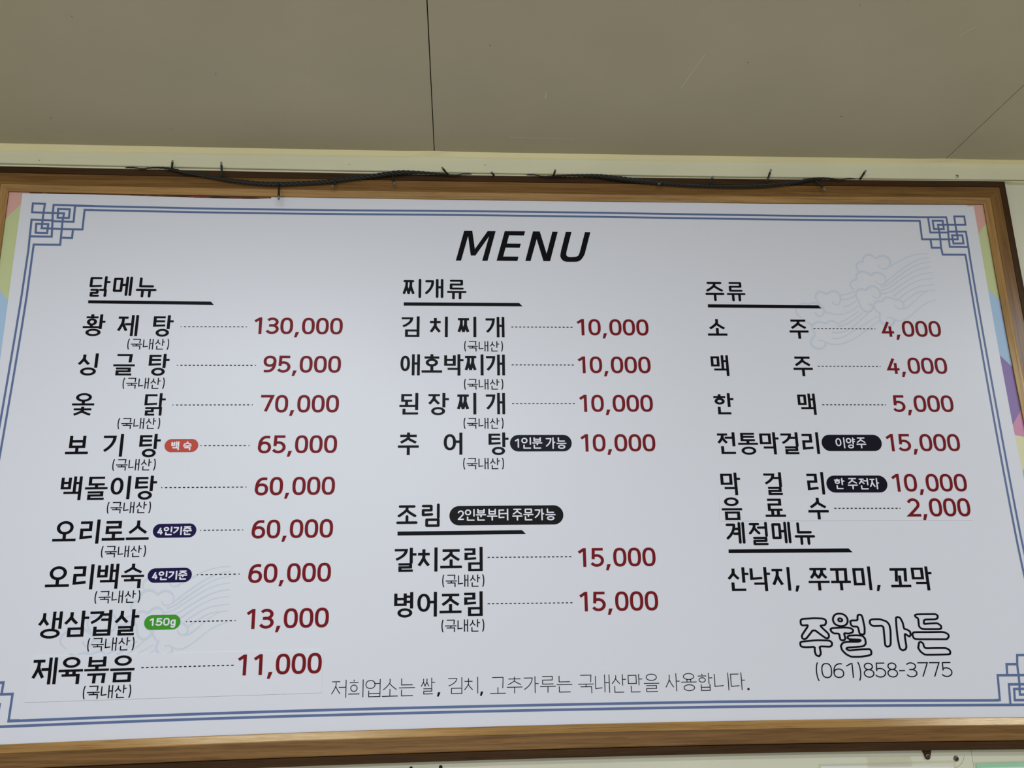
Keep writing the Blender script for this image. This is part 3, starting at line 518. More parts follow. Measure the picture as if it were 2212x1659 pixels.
        [[-0.65827, 1.39145], [-0.21101, 1.39623], [-0.21014, 1.46028], [-0.65434, 1.45817]],
        [[0.44199, 1.65607], [0.8844, 1.65368], [0.88445, 1.69481], [0.44422, 1.6975]],
    ],
    'mould': {'bot': [0.00421, -0.00012, 2.29915], 'mid': [0.00051, 0.0042, 2.32822], 'top': [0.00252, 0.00201, 2.33529]},
    'zc': 2.33529,
    'seams': [[[-0.05028, -0.4168], [-0.04374, -0.02796]], [[0.93416, -0.25199], [0.93176, -0.03298]]],
    'scratch': [
        [[0.3641, -0.22594], [0.38018, -0.31326]],
        [[0.75312, -0.37196], [0.76548, -0.39324]],
        [[0.14491, -0.18918], [0.14451, -0.20852]],
        [[0.09153, -0.07166], [0.20911, -0.06828]],
    ],
    'cables': [
        [[-0.56768, 2.29189, 2.2], [-0.54854, 2.29552, 3], [-0.52819, 2.29546, 4], [-0.5091, 2.29164, 6], [-0.4907, 2.28641, 6.5], [-0.44933, 2.27976, 7], [-0.40784, 2.27217, 8], [-0.36239, 2.26744, 8], [-0.32282, 2.2663, 8.5], [-0.28828, 2.26879, 8], [-0.24285, 2.27196, 8], [-0.20979, 2.27771, 9], [-0.15989, 2.28522, 9], [-0.13064, 2.29049, 9], [-0.10967, 2.29373, 10.5], [-0.08438, 2.29516, 7], [-0.05053, 2.29392, 5.5], [-0.02508, 2.29251, 4], [-0.00385, 2.29007, 2.5]],
        [[0.15608, 2.29071, 2.5], [0.18027, 2.2926, 4], [0.21057, 2.29461, 5], [0.23395, 2.29458, 6], [0.25824, 2.29456, 8], [0.29714, 2.28953, 10], [0.3448, 2.28418, 10], [0.38824, 2.2797, 8], [0.45823, 2.27665, 7], [0.51995, 2.27631, 8], [0.57523, 2.27972, 8.5], [0.61844, 2.28437, 8], [0.64124, 2.28867, 7], [0.66248, 2.29441, 7], [0.68706, 2.29731, 5], [0.70498, 2.29667, 4], [0.72352, 2.2936, 2.5]],
    ],
    'leds': [
        [-0.51521, 2.29618, -0.51052, 2.30422],
        [-0.42399, 2.28024, -0.42501, 2.30316],
        [-0.32189, 2.26446, -0.31911, 2.22861],
        [-0.2196, 2.27285, -0.22638, 2.25592],
        [-0.11971, 2.2907, -0.1144, 2.26285],
        [-0.01829, 2.29264, -0.03, 2.29979],
        [0.06602, 2.29044, 0.06045, 2.29115],
        [0.17592, 2.29156, 0.17912, 2.29915],
        [0.38144, 2.28294, 0.36932, 2.27324],
        [0.46962, 2.27589, 0.47438, 2.29143],
        [0.5785, 2.29042, 0.58615, 2.30805],
        [0.6713, 2.29312, 0.68628, 2.26555],
        [0.76418, 2.29386, 0.76959, 2.30969],
    ],
    'screws': [[0.95639, 2.30843], [0.732, 2.29733], [0.7488, 1.28238], [0.79609, 1.27608], [-0.07083, 1.28396], [-0.02543, 1.28413]],
    'paper': [[0.57288, 1.27042], [0.79041, 1.26461]],
    'sleeve': [[0.56948, 1.27354], [0.79559, 1.26823]],
    'green': [[0.82781, 1.26811], [0.90813, 1.26851]],
    'gsleeve': [[0.82509, 1.27023], [0.90857, 1.27091]],
    'panel_seam': [[0.82346, 1.28813], [0.82055, 1.26147]],
    'crack': [[0.81059, 1.28019], [0.79384, 1.26214]],
    'tape_glare': [[0.6533, 1.2745], [0.68646, 1.273]],
    'outer': {'tr': [[1.0551, 2.30257]], 'top': [[0.09994, 2.2945]], 'bot': [[0.08416, 1.29374]], 'oak_top': [[0.09961, 2.28144]], 'oak_bot': [[0.08424, 1.3069]]},
}

# ---------------------------------------------------------------- materials


def mat(name, col, rough=.5, spec=.5, **kw):
    m = bpy.data.materials.new(name); m.use_nodes = True
    b = m.node_tree.nodes['Principled BSDF']
    b.inputs['Base Color'].default_value = (*col, 1)
    b.inputs['Roughness'].default_value = rough
    b.inputs['Specular IOR Level'].default_value = spec
    for k, v in kw.items(): b.inputs[k.replace('_', ' ')].default_value = v
    return m


def nodes(m):
    t = m.node_tree
    return t, t.nodes['Principled BSDF']


def coords(t, scale):
    tc = t.nodes.new('ShaderNodeTexCoord'); mp = t.nodes.new('ShaderNodeMapping')
    t.links.new(tc.outputs['Object'], mp.inputs['Vector']); mp.inputs['Scale'].default_value = scale
    return mp.outputs['Vector']


def noise(t, vec, scale, detail=3, rough=.5, dist=0):
    n = t.nodes.new('ShaderNodeTexNoise'); t.links.new(vec, n.inputs['Vector'])
    n.inputs['Scale'].default_value = scale; n.inputs['Detail'].default_value = detail
    n.inputs['Roughness'].default_value = rough; n.inputs['Distortion'].default_value = dist
    return n.outputs['Fac']


def ramp(t, fac, stops):
    r = t.nodes.new('ShaderNodeValToRGB'); t.links.new(fac, r.inputs['Fac'])
    e = r.color_ramp.elements
    while len(e) < len(stops): e.new(.5)
    for i, (p, c) in enumerate(stops): e[i].position = p; e[i].color = (*c, 1)
    return r.outputs['Color']


def mix(t, a, b, fac, mode='MIX'):
    n = t.nodes.new('ShaderNodeMix'); n.data_type = 'RGBA'; n.blend_type = mode
    for v, s in ((fac, n.inputs['Factor']), (a, n.inputs['A']), (b, n.inputs['B'])):
        if isinstance(v, bpy.types.NodeSocket): t.links.new(v, s)
        elif isinstance(v, (int, float)): s.default_value = v
        else: s.default_value = (*v, 1)
    return n.outputs['Result']


def bump(t, b, fac, strength, dist=.001):
    n = t.nodes.new('ShaderNodeBump'); n.inputs['Strength'].default_value = strength; n.inputs['Distance'].default_value = dist
    t.links.new(fac, n.inputs['Height']); t.links.new(n.outputs['Normal'], b.inputs['Normal'])


def wood(name, along, c0, c1, c2, rough):
    m = mat(name, c1, rough, .3); t, b = nodes(m)
    s = (2.6, 60, 95) if along == 'x' else (95, 60, 2.6)
    v = coords(t, s)
    g = noise(t, v, 1.0, 6, .62, 1.1)
    c = ramp(t, g, [(.30, c0), (.5, c1), (.72, c2)])
    s2 = (14, 300, 520) if along == 'x' else (520, 300, 14)
    f = noise(t, coords(t, s2), 1.0, 3, .6)
    pores = ramp(t, f, [(.34, (.62, .56, .5)), (.48, (1, 1, 1))])
    t.links.new(mix(t, c, pores, .75, 'MULTIPLY'), b.inputs['Base Color'])
    bump(t, b, f, .25, .0006)
    return m


def painted(name, col, speck, rough, scale, amount):
    """flat paint with faint mottling and sparse fly specks"""
    m = mat(name, col, rough, .35); t, b = nodes(m)
    v = coords(t, (1, 1, 1))
    big = noise(t, v, 3.5, 4, .55)
    c = ramp(t, big, [(.3, tuple(x * .95 for x in col)), (.7, tuple(min(1, x * 1.04) for x in col))])
    vo = t.nodes.new('ShaderNodeTexVoronoi'); vo.inputs['Scale'].default_value = scale; t.links.new(v, vo.inputs['Vector'])
    near = t.nodes.new('ShaderNodeMath'); near.operation = 'LESS_THAN'; near.inputs[1].default_value = .075
    t.links.new(vo.outputs['Distance'], near.inputs[0])
    sep = t.nodes.new('ShaderNodeSeparateColor'); t.links.new(vo.outputs['Color'], sep.inputs['Color'])
    few = t.nodes.new('ShaderNodeMath'); few.operation = 'LESS_THAN'; few.inputs[1].default_value = amount
    t.links.new(sep.outputs[0], few.inputs[0])
    both = t.nodes.new('ShaderNodeMath'); both.operation = 'MULTIPLY'
    t.links.new(near.outputs[0], both.inputs[0]); t.links.new(few.outputs[0], both.inputs[1])
    k = t.nodes.new('ShaderNodeMath'); k.operation = 'MULTIPLY'; k.inputs[1].default_value = .7
    t.links.new(both.outputs[0], k.inputs[0])
    t.links.new(mix(t, c, speck, k.outputs[0]), b.inputs['Base Color'])
    bump(t, b, noise(t, v, 90, 3, .6), .05, .001)
    return m


M = dict(
    ceiling=painted('ceiling_paint', (.535, .482, .338), (.16, .12, .07), .55, 42, .05),
    wall=painted('wall_panel', (.74, .725, .55), (.14, .11, .06), .5, 110, .05),
    mould=painted('moulding_plastic', (.80, .775, .54), (.2, .16, .09), .38, 60, .05),
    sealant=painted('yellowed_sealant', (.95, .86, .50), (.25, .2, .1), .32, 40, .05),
    gap=mat('dark_gap', (.05, .04, .03), .9, .1),  # dark backing behind the panel joints, also colours the wall crack
    scratch=mat('pale_scratch', (.80, .75, .62), .6, .3),
    oak_x=wood('oak_grain_across', 'x', (.135, .066, .018), (.215, .106, .030), (.30, .158, .047), .30),
    oak_z=wood('oak_grain_upright', 'z', (.135, .066, .018), (.215, .106, .030), (.30, .158, .047), .30),
    lip_x=wood('pale_oak_lip_across', 'x', (.27, .145, .045), (.39, .215, .070), (.50, .29, .10), .24),
    lip_z=wood('pale_oak_lip_upright', 'z', (.27, .145, .045), (.39, .215, .070), (.50, .29, .10), .24),
    brown_x=wood('dark_wood_across', 'x', (.040, .020, .007), (.058, .028, .010), (.075, .038, .014), .5),
    brown_z=wood('dark_wood_upright', 'z', (.040, .020, .007), (.058, .028, .010), (.075, .038, .014), .5),
    sheet=mat('satin_white_vinyl', (.785, .793, .845), .38, .35),
    sticker=mat('white_sticker', (.795, .803, .855), .38, .35),
    ink=mat('black_ink', (.006, .0055, .0075), .38, .07),
    red=mat('red_ink', (.20, .008, .013), .40, .10),
    blue=mat('blue_ink', (.115, .17, .34), .45, .4),
    cloud=mat('pale_blue_ink', (.655, .710, .80), .45, .4),
    b_red=mat('red_badge', (.56, .075, .045), .42, .2), b_navy=mat('navy_badge', (.012, .006, .062), .40, .12),
    b_green=mat('green_badge', (.05, .33, .022), .42, .2), b_black=mat('blue_black_badge', (.007, .006, .016), .40, .1),
    b_jet=mat('black_badge', (.006, .0055, .0065), .40, .1), white=mat('white_lettering', (.84, .83, .90), .45, .4),
    pink=mat('pink_print', (.74, .42, .36), .5, .3), lime=mat('lime_print', (.60, .65, .33), .5, .3), sky=mat('sky_print', (.43, .60, .80), .5, .3),
    violet=mat('violet_print', (.30, .215, .45), .5, .3), rose=mat('rose_print', (.68, .32, .46), .5, .3), cream=mat('cream_print', (.80, .77, .48), .5, .3),
    mint=mat('mint_print', (.32, .60, .45), .5, .3),
    cable=mat('black_rubber', (.012, .014, .012), .45, .4),
    bulb=mat('clear_bulb', (.35, .33, .28), .12, .6, Transmission_Weight=.55),
    steel=mat('dark_steel', (.16, .12, .10), .38, .5, Metallic=.7), recess=mat('screw_recess', (.015, .012, .01), .7, .2),
    zinc=mat('dull_zinc', (.55, .52, .44), .4, .5, Metallic=.6),
    paper=mat('white_paper', (.80, .80, .80), .6, .3), mintedge=mat('mint_paper', (.36, .66, .42), .6, .3), tape=mat('aged_clear_tape', (.62, .58, .40), .10, .6, Alpha=.22),
)
# the scrap of old poster showing above the sheet
for k in ('brown_x', 'brown_z'): nodes(M[k])[1].inputs['Specular IOR Level'].default_value = .12
for k in ('lip_x', 'lip_z'):
    nodes(M[k])[1].inputs['Specular IOR Level'].default_value = .6; nodes(M[k])[1].inputs['Specular Tint'].default_value = (1, .86, .58, 1)
M['scrap'] = mat('old_poster_print', (.1, .04, .03), .5, .3)
t, b = nodes(M['scrap'])
t.links.new(ramp(t, noise(t, coords(t, (34, 1, 160)), 1.0, 4, .6), [(.36, (.03, .018, .012)), (.47, (.10, .05, .03)), (.56, (.26, .035, .03)), (.66, (.55, .52, .5))]), b.inputs['Base Color'])

# ---------------------------------------------------------------- object helpers


def link(name, bm_or_me, mats, parent=None):
    if isinstance(bm_or_me, bmesh.types.BMesh):
        me = bpy.data.meshes.new(name); bm_or_me.to_mesh(me); bm_or_me.free()
    else: me = bm_or_me
    o = bpy.data.objects.new(name, me)
    for m in (mats if isinstance(mats, (list, tuple)) else [mats]): me.materials.append(m)
    COL.objects.link(o)
    if parent is not None:
        o.parent = parent
        p, off = parent, Vector((0, 0, 0))
        while p is not None: off += p.location; p = p.parent
        o.location = -off                     # meshes are written in world metres
    return o


def thing(name, label, cat, loc, group=None):
    o = bpy.data.objects.new(name, None); o.empty_display_size = .05; o.location = loc; COL.objects.link(o)
    return tag(o, label, cat, group)


def tag(o, label, cat, group=None):
    o['label'] = label; o['category'] = cat
    if group: o['group'] = group
    return o


def structure(o):
    o['kind'] = 'structure'; return o


def flat(bm, polys, y, mi=0):
    """polygons (x, z) facing the room on the plane y; overlapping pen strokes lie a few microns apart"""
    for i_, p in enumerate(polys):
        if len(p) < 3: continue
        a = sum(p[i][0] * p[(i + 1) % len(p)][1] - p[(i + 1) % len(p)][0] * p[i][1] for i in range(len(p)))
        q = p if a > 0 else p[::-1]
        yy = y - (i_ % 61) * 4e-6
        f = bm.faces.new([bm.verts.new((x, yy, z)) for x, z in q]); f.material_index = mi; f.normal_update()


def box(bm, x0, x1, y0, y1, z0, z1, mi=0):
    v = [bm.verts.new(p) for p in ((x0, y0, z0), (x1, y0, z0), (x1, y1, z0), (x0, y1, z0), (x0, y0, z1), (x1, y0, z1), (x1, y1, z1), (x0, y1, z1))]
    for f in ((0, 3, 2, 1), (4, 5, 6, 7), (0, 1, 5, 4), (1, 2, 6, 5), (2, 3, 7, 6), (3, 0, 4, 7)):
        bm.faces.new([v[i] for i in f]).material_index = mi


def tube(bm, pts, radii, n=8, cap=True, mi=0, smooth=True):
    rings, up = [], Vector((0, -1, .2)).normalized()
    for i, p in enumerate(pts):
        d = (pts[min(i + 1, len(pts) - 1)] - pts[max(i - 1, 0)]).normalized()
        a = d.cross(up)
        if a.length < 1e-4: a = d.cross(Vector((1, 0, 0)))
        a.normalize(); c = a.cross(d)
        rings.append([bm.verts.new(p + radii[i] * (math.cos(2 * math.pi * k / n) * a + math.sin(2 * math.pi * k / n) * c)) for k in range(n)])
    for r, s in zip(rings, rings[1:]):
        for k in range(n):
            f = bm.faces.new((r[k], r[(k + 1) % n], s[(k + 1) % n], s[k])); f.smooth = smooth; f.material_index = mi
    if cap:
        bm.faces.new(rings[0]).material_index = mi; bm.faces.new(rings[-1][::-1]).material_index = mi
    bmesh.ops.recalc_face_normals(bm, faces=bm.faces[:])


def smooth_line(p, times=2, closed=False, r=.25):
    for _ in range(times):
        n = len(p); q = [] if closed else [p[0]]
        for i in range(n if closed else n - 1):
            a, c = p[i], p[(i + 1) % n]
            q += [tuple((1 - r) * u + r * v for u, v in zip(a, c)), tuple(r * u + (1 - r) * v for u, v in zip(a, c))]
        p = q if closed else q + [p[-1]]
    return p


def quad(c, u): return c[0] * u * u + c[1] * u + c[2]


# ---------------------------------------------------------------- the room
ZC = D['zc']                         # ceiling height
YW = .004                            # face of the wall
bm = bmesh.new()
xs = [-2.6, D['seams'][0][1][0], D['seams'][1][1][0], 3.2]
for a, c in zip(xs, xs[1:]):
    box(bm, a + .0008, c - .0008, -4.3, .02, ZC, ZC + .009)
box(bm, -2.6, 3.2, -4.3, .02, ZC + .0095, ZC + .02, 1)
for (x0, y0), (x1, y1) in D['scratch']:
    dx, dy = x1 - x0, y1 - y0; l = math.hypot(dx, dy); nx, ny = -dy / l * .0004, dx / l * .0004
    f = bm.faces.new([bm.verts.new(p) for p in ((x0 - nx, y0 - ny, ZC - .0002), (x0 + nx, y0 + ny, ZC - .0002), (x1 + nx, y1 + ny, ZC - .0002), (x1 - nx, y1 - ny, ZC - .0002))])
    f.material_index = 2
for v in bm.verts: v.co.z += .0008 + .0021 * v.co.x
ceiling = structure(link('ceiling', bm, [M['ceiling'], M['gap'], M['scratch']]))

bm = bmesh.new()
sx = D['panel_seam'][0][0]
box(bm, -2.6, 3.2, YW, YW + .03, 1.31, ZC + .02)
box(bm, -2.6, sx - .0005, YW, YW + .03, .0, 1.31)
box(bm, sx + .0005, 3.2, YW + .0006, YW + .03, .0, 1.31)
box(bm, -2.6, 3.2, YW + .031, YW + .04, 0, ZC, 1)
wall = structure(link('wall_back', bm, [M['wall'], M['gap']]))
bm = bmesh.new()                     # hairline crack running down from the panel joint
flat(bm, pen([(smooth_line([tuple(D['crack'][0]), (D['crack'][0][0] - .004, D['crack'][0][1] - .010), tuple(D['crack'][1])], 1), False)], .0003, .0003), YW - .0002)
crack = structure(link('wall_crack', bm, M['gap'], wall))
bm = bmesh.new()
box(bm, -2.6, 3.2, -2.9, .05, -.05, 0)
floor = structure(link('floor', bm, mat('vinyl_floor', (.42, .36, .27), .5, .4)))

# moulding between wall and ceiling: upright face, then a slope out to the ceiling
ym = -.010
bm = bmesh.new()
rows = []
TL0, TR0 = -.80, 1.005
nx = 240
for i in range(nx + 1):
    x = -2.6 + 5.8 * i / nx
    xx = max(-.9, min(1.2, x))
    zb, zm, zt = quad(D['mould']['bot'], xx), quad(D['mould']['mid'], xx), quad(D['mould']['top'], xx)
    zc = ZC + .0008 + .0021 * x
    bulge = .0022 * (math.exp(-((x - xs[1]) / .03) ** 2) + math.exp(-((x - xs[2]) / .03) ** 2))
    ye = ym - .010 - (zt - zc) / .597
    zm += .8 * bulge
    xf = max(TL0, min(TR0, x))
    zl = quad(D['frame']['top'], xf) + .0475 if x < TR0 + .05 else zb - .0040
    prof = [(YW, zl), (ym + .0038, zl), (ym + .003, zl + .0008), (ym + .003, zb - .0016), (ym + .0075, zb - .0014), (ym + .0075, zb), (ym + .001, zb), (ym, zb + .001), (ym, zm - .0015), (ym - .0008, zm - .0003), (ym - .003, zm + .0012), (min(ye, ym - .006) - bulge, zc)]
    rows.append([bm.verts.new((x, y, min(z, zc))) for y, z in prof])
for r, s in zip(rows, rows[1:]):
    for k in range(len(r) - 1):
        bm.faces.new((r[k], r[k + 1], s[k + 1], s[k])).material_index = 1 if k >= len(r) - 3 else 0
bmesh.ops.recalc_face_normals(bm, faces=bm.faces[:])
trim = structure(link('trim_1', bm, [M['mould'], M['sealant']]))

# ---------------------------------------------------------------- the menu board
zb0 = quad(D['frame']['bottom'], .1)
board = thing('menu_board', 'large framed Korean menu sign in an oak frame, with red prices in three columns', 'menu board', (.11, 0, zb0 - .047))
FT, FB, FL, FR = (D['frame'][k] for k in ('top', 'bottom', 'left', 'right'))
LX = lambda z: quad(FL, max(z, 1.30))
RX = lambda z: quad(FR, z)
TLc = (LX(2.2497), quad(FT, LX(2.2497))); TRc = (RX(2.254), quad(FT, RX(2.254)))
BLc = (LX(1.331), quad(FB, LX(1.331))); BRc = (RX(1.334), quad(FB, RX(1.334)))


def rail(side, prof, name, m):
    bm = bmesh.new(); n = 40; grid = []
    for i in range(n + 1):
        s = i / n; row = []
        for o, y in prof:
            if side in 'tb':
                c0, c1 = (TLc, TRc) if side == 't' else (BLc, BRc)
                x = (c0[0] - o) * (1 - s) + (c1[0] + o) * s
                xx = max(c0[0], min(c1[0], x))
                z = quad(FT, xx) + o if side == 't' else quad(FB, xx) - o
            else:
                c0, c1 = (BLc, TLc) if side == 'l' else (BRc, TRc)
                z = (c0[1] - o) * (1 - s) + (c1[1] + o) * s
                zz = max(c0[1], min(c1[1], z))
                x = LX(zz) - o if side == 'l' else RX(zz) + o
            row.append(bm.verts.new((x, y, z)))
        grid.append(row)
    for r, q in zip(grid, grid[1:]):
        for k in range(len(r) - 1):
            f = bm.faces.new((r[k], r[k + 1], q[k + 1], q[k])); f.material_index = 1 if 1 <= k <= 4 and len(prof) > 8 else 0
    want = Vector((0, -1, 0))
    if sum(f.normal.dot(want) * f.calc_area() for f in bm.faces if not f.normal_update()) < 0:
        bmesh.ops.reverse_faces(bm, faces=bm.faces[:])
    return link(name, bm, m, board)


oak = [(0, .002), (0, -.0020), (.0006, -.0026), (.0100, -.0071), (.0106, -.0075), (.0113, -.0076), (.0326, -.0076), (.0336, -.0073), (.0342, -.0066), (.0342, .002)]
brn = [(.0352, .002), (.0352, -.0058), (.0358, -.0064), (.0467, -.0064), (.0473, -.0058), (.0473, .0038)]
for s in 'tblr':
    o = rail(s, oak, 'frame_rail', [M['oak_x' if s in 'tb' else 'oak_z'], M['lip_x' if s in 'tb' else 'lip_z']])
    o2 = rail(s, brn, 'outer_rail', M['brown_x' if s in 'tb' else 'brown_z']); o2['label'] = 'dark brown outer strip of the frame'

# old coloured poster under the white sheet, seen as slivers at both sides and along the top
bm = bmesh.new()
yo = .0006
ox0, ox1, oz0, oz1 = BLc[0] - .03, TRc[0] + .03, BLc[1] - .02, TRc[1] + .02
S = D['strips']


def line_at(p, x):
    (x0, z0), (x1, z1) = p
    return z0 + (z1 - z0) * (x - x0) / (x1 - x0)


def bands(x0, x1, lines, mis):
    prev = [(x0, oz1), (x1, oz1)]
    for p, mi in zip(lines + [None], mis):
        if p is None: cur = [(prev[0][0], oz0), (prev[1][0], oz0)]
        else:
            a, c = min(p[0][0], p[1][0]) - .012, max(p[0][0], p[1][0]) + .012
            cur = [(a, line_at(p, a)), (c, line_at(p, c))]
        flat(bm, [[cur[0], cur[1], prev[1], prev[0]]], yo, mi); prev = cur


bands(D['strips']['l1'][1][0] - .012, D['strips']['l1'][0][0] + .012, [S['l1'], S['l2']], [1, 2, 3])
bands(D['strips']['r1'][0][0] - .012, D['strips']['r1'][1][0] + .012, [S['r1'], S['r2'], S['r3'], S['r4'], S['r5'], S['r6']], [1, 2, 3, 4, 5, 6, 7])
xm = D['sheet_top'][5][0]
flat(bm, [[(ox0, oz0), (xm, oz0), (xm, oz1), (ox0, oz1)]], yo + .0004, 0)
flat(bm, [[(xm, oz0), (ox1, oz0), (ox1, oz1), (xm, oz1)]], yo + .0004, 8)
poster = link('old_poster', bm, [M['scrap'], M['pink'], M['lime'], M['sky'], M['violet'], M['rose'], M['cream'], M['mint'], M['paper']], board)
poster['label'] = 'older pastel poster showing in slivers around the sheet'

# white printed sheet
bm = bmesh.new()
top, lft, rgt = D['sheet_top'], D['sheet_left'], D['sheet_right']
le = lft[-1]; ls = (lft[-1][0] - lft[0][0]) / (lft[-1][1] - lft[0][1])
re_ = rgt[-1]
zbot = BLc[1] - .01
edge_l = [(le[0] + ls * (zbot - le[1]), zbot)] + [tuple(p) for p in lft[::-1][:-1]]
edge_r = [tuple(p) for p in rgt[1:]] + [(re_[0] + .004, zbot)]
flat(bm, [edge_l + [tuple(p) for p in top] + edge_r], 0)
bmesh.ops.triangulate(bm, faces=bm.faces[:])
sheet = link('menu_sheet', bm, M['sheet'], board)
sheet['label'] = 'white printed sheet'
YP = -.00032                          # print
YS = -.0009                           # pasted stickers
YQ = -.0014                           # print on stickers


def place(seg):
    text, X, Z, w, h, T, tv, th, rd = seg
    c, s = math.cos(T), math.sin(T)
    return [[(X + c * a - s * e, Z + s * a + c * e) for a, e in p] for p in run(text, w, h, tv, th, bool(rd))]


def lettering(name, segs, m, parent, y):
    bm = bmesh.new()
    for sg in segs: flat(bm, place(sg), y)
    return link(name, bm, m, parent)


def leader(rec, parent, y):
    x0, z0, x1, z1, n, kind = rec
    L = math.hypot(x1 - x0, z1 - z0); dx, dz = (x1 - x0) / L, (z1 - z0) / L
    h = .00075
    duty = .52
    pitch = L / (n - 1 + (duty if kind == 0 else .2 if kind == 1 else duty / 2 + .05))
    bm = bmesh.new()
    for i in range(n):
        ln = pitch * duty
        if kind == 1: a = i * pitch - (ln - .2 * pitch) * (0 if i == 0 else 1 if i == n - 1 else .5)
        else: a = i * pitch
        if (kind == 1 and i in (0, n - 1)) or (kind == 2 and i == n - 1): ln = pitch * .22
        if kind == 1 and i == n - 1: a = L - ln
        b_ = a + ln
        flat(bm, [[(x0 + dx * a - dz * -h, z0 + dz * a - h), (x0 + dx * b_ - dz * -h, z0 + dz * b_ - h), (x0 + dx * b_ - dz * h, z0 + dz * b_ + h), (x0 + dx * a - dz * h, z0 + dz * a + h)]], y)
    return link('leader_dashes', bm, M['ink'], parent)


# double blue border with knotted corners: one printed pattern
bm = bmesh.new()
bw = .0038
B = D['border']
for k, l in B.items():
    flat(bm, pen([(smooth_line([tuple(p) for p in l], 2), False)], bw * .92, bw), YP)
for corner in D['corner']:
    flat(bm, pen([([tuple(p) for p in l], False) for l in corner], bw * .92, bw), YP)
border = link('border_pattern', bm, M['blue'], board); border['label'] = 'blue double line border with knotted corners'

# pale cloud motifs


def clouds(fn):
    bm, polys = bmesh.new(), []
    for rec in D['cloud']:
        thick, pts = rec[0], smooth_line([fn(p) for p in rec[1:]], 2)
        n = len(pts)
        lo, hi = [], []
        for i in range(n):
            p, q = pts[max(0, i - 1)], pts[min(n - 1, i + 1)]
            dx, dz = q[0] - p[0], q[1] - p[1]; l = math.hypot(dx, dz) or 1
            u = i / (n - 1)
            hw = .5 * (.0036 * (.62 + .5 * math.sin(math.pi * min(1, u * 1.15))) if thick else .0027 - .0012 * u)
            lo.append((pts[i][0] + dz / l * hw, pts[i][1] - dx / l * hw)); hi.append((pts[i][0] - dz / l * hw, pts[i][1] + dx / l * hw))
        for i in range(n - 1): polys.append([lo[i], lo[i + 1], hi[i + 1], hi[i]])
    flat(bm, polys, -.00004)
    o = link('cloud_motif', bm, M['cloud'], board); o['label'] = 'pale blue cloud drawing'
    return o


tip = Vector(D['cloud'][10][-1])
clouds(lambda p: tuple(p))
dc = Vector(D['cloud_copy'])
clouds(lambda p: tuple(tip + dc + (Vector(p) - tip) * .941))

# headings, dishes, notes, prices
bm = bmesh.new(); flat(bm, [[tuple(p) for p in poly] for poly in D['menu']], YP); bmesh.ops.triangulate(bm, faces=bm.faces[:])
link('title_lettering', bm, M['ink'], board)
for sg in D['head']: lettering('section_heading', sg, M['ink'], board, YP)
for r in D['rule']:
    bm = bmesh.new(); flat(bm, [[tuple(p) for p in r]], YP); link('heading_rule', bm, M['ink'], board)
for sg in D['dish']: lettering('dish_name', sg, M['ink'], board, YP)
for sg in D['note']: lettering('origin_note', sg, M['ink'], board, YP)
for sg in D['price']: lettering('price', sg, M['red'], board, YP)
for r in D['lead']: leader(r, board, YP)
for col, (X, Z, w, h, T), segs in D['badge']:
    c, s = math.cos(T), math.sin(T); r = h / 2
    poly = [(w - r + r * math.sin(a * math.pi / 16), r - r * math.cos(a * math.pi / 16)) for a in range(17)] + \
           [(r - r * math.sin(a * math.pi / 16), r + r * math.cos(a * math.pi / 16)) for a in range(17)]
    bm = bmesh.new(); flat(bm, [[(X + c * a - s * e, Z + s * a + c * e) for a, e in poly]], YP)
    o = link('badge', bm, M['b_' + col], board)
    o['label'] = {'red': 'red', 'navy': 'navy', 'green': 'green', 'black': 'blue black', 'jet': 'black'}[col] + ' pill shaped badge'
    q = lettering('badge_lettering', segs, M['white'], o, YP - .0003); q['label'] = 'white lettering'
lettering('notice_line', D['foot'], M['ink'], board, YP)
lettering('phone_number', D['phone'], M['ink'], board, YP)
bm = bmesh.new()
for l in D['logo']:
    p = [tuple(v) for v in l]
    cl = len(p) > 2
    flat(bm, pen([(smooth_line(p, 2 if len(p) < 10 else 1, cl, .25 if len(p) < 10 else .15), cl)], .0033, .0030 if cl else .004, True), YP)
link('outlined_signature', bm, M['ink'], board)['label'] = 'hand-drawn lettering in black outline'

# two dishes pasted on afterwards
for i, poly in enumerate(D['stickers']):
    bm = bmesh.new(); p = [tuple(v) for v in poly]
    flat(bm, [p], YS)
    q = [(a, e) for a, e in p]
    n = len(q)
    for k in range(n):
        a, c = q[k], q[(k + 1) % n]
        bm.faces.new([bm.verts.new(v) for v in ((a[0], 0, a[1]), (c[0], 0, c[1]), (c[0], YS, c[1]), (a[0], YS, a[1]))])
    st = link('pasted_strip', bm, M['sticker'], board); st['label'] = 'white strip pasted over the sheet'
    lettering('dish_name', D['sticker_dish'][i], M['ink'], st, YQ)
    lettering('price', D['sticker_price'][i], M['red'], st, YQ)
    leader(D['sticker_lead'][i], st, YQ)
    if i == 0: lettering('origin_note', D['sticker_note'], M['ink'], st, YQ)

# small dark hanging tab under the bottom rail
sx_, sz_ = D['screws'][2]
bm = bmesh.new()
ztab = quad(FB, sx_) - .0473
outline = [(sx_ - .0085, ztab + .004), (sx_ - .0078, ztab), (sx_ - .0045, sz_ - .002)] + \
          [(sx_ - .0045 * math.cos(a), sz_ - .002 - .0045 * math.sin(a)) for a in (.5, 1.05, 1.57, 2.1, 2.6)] + \
          [(sx_ + .0045, sz_ - .002), (sx_ + .0078, ztab), (sx_ + .0085, ztab + .004)]
fr = [bm.verts.new((x, YW - .0022, z)) for x, z in outline]; bk = [bm.verts.new((x, YW - .0002, z)) for x, z in outline]
bm.faces.new(fr); bm.faces.new(bk[::-1])
for k in range(len(fr)): bm.faces.new((fr[k], bk[k], bk[(k + 1) % len(fr)], fr[(k + 1) % len(fr)]))
bmesh.ops.recalc_face_normals(bm, faces=bm.faces[:])
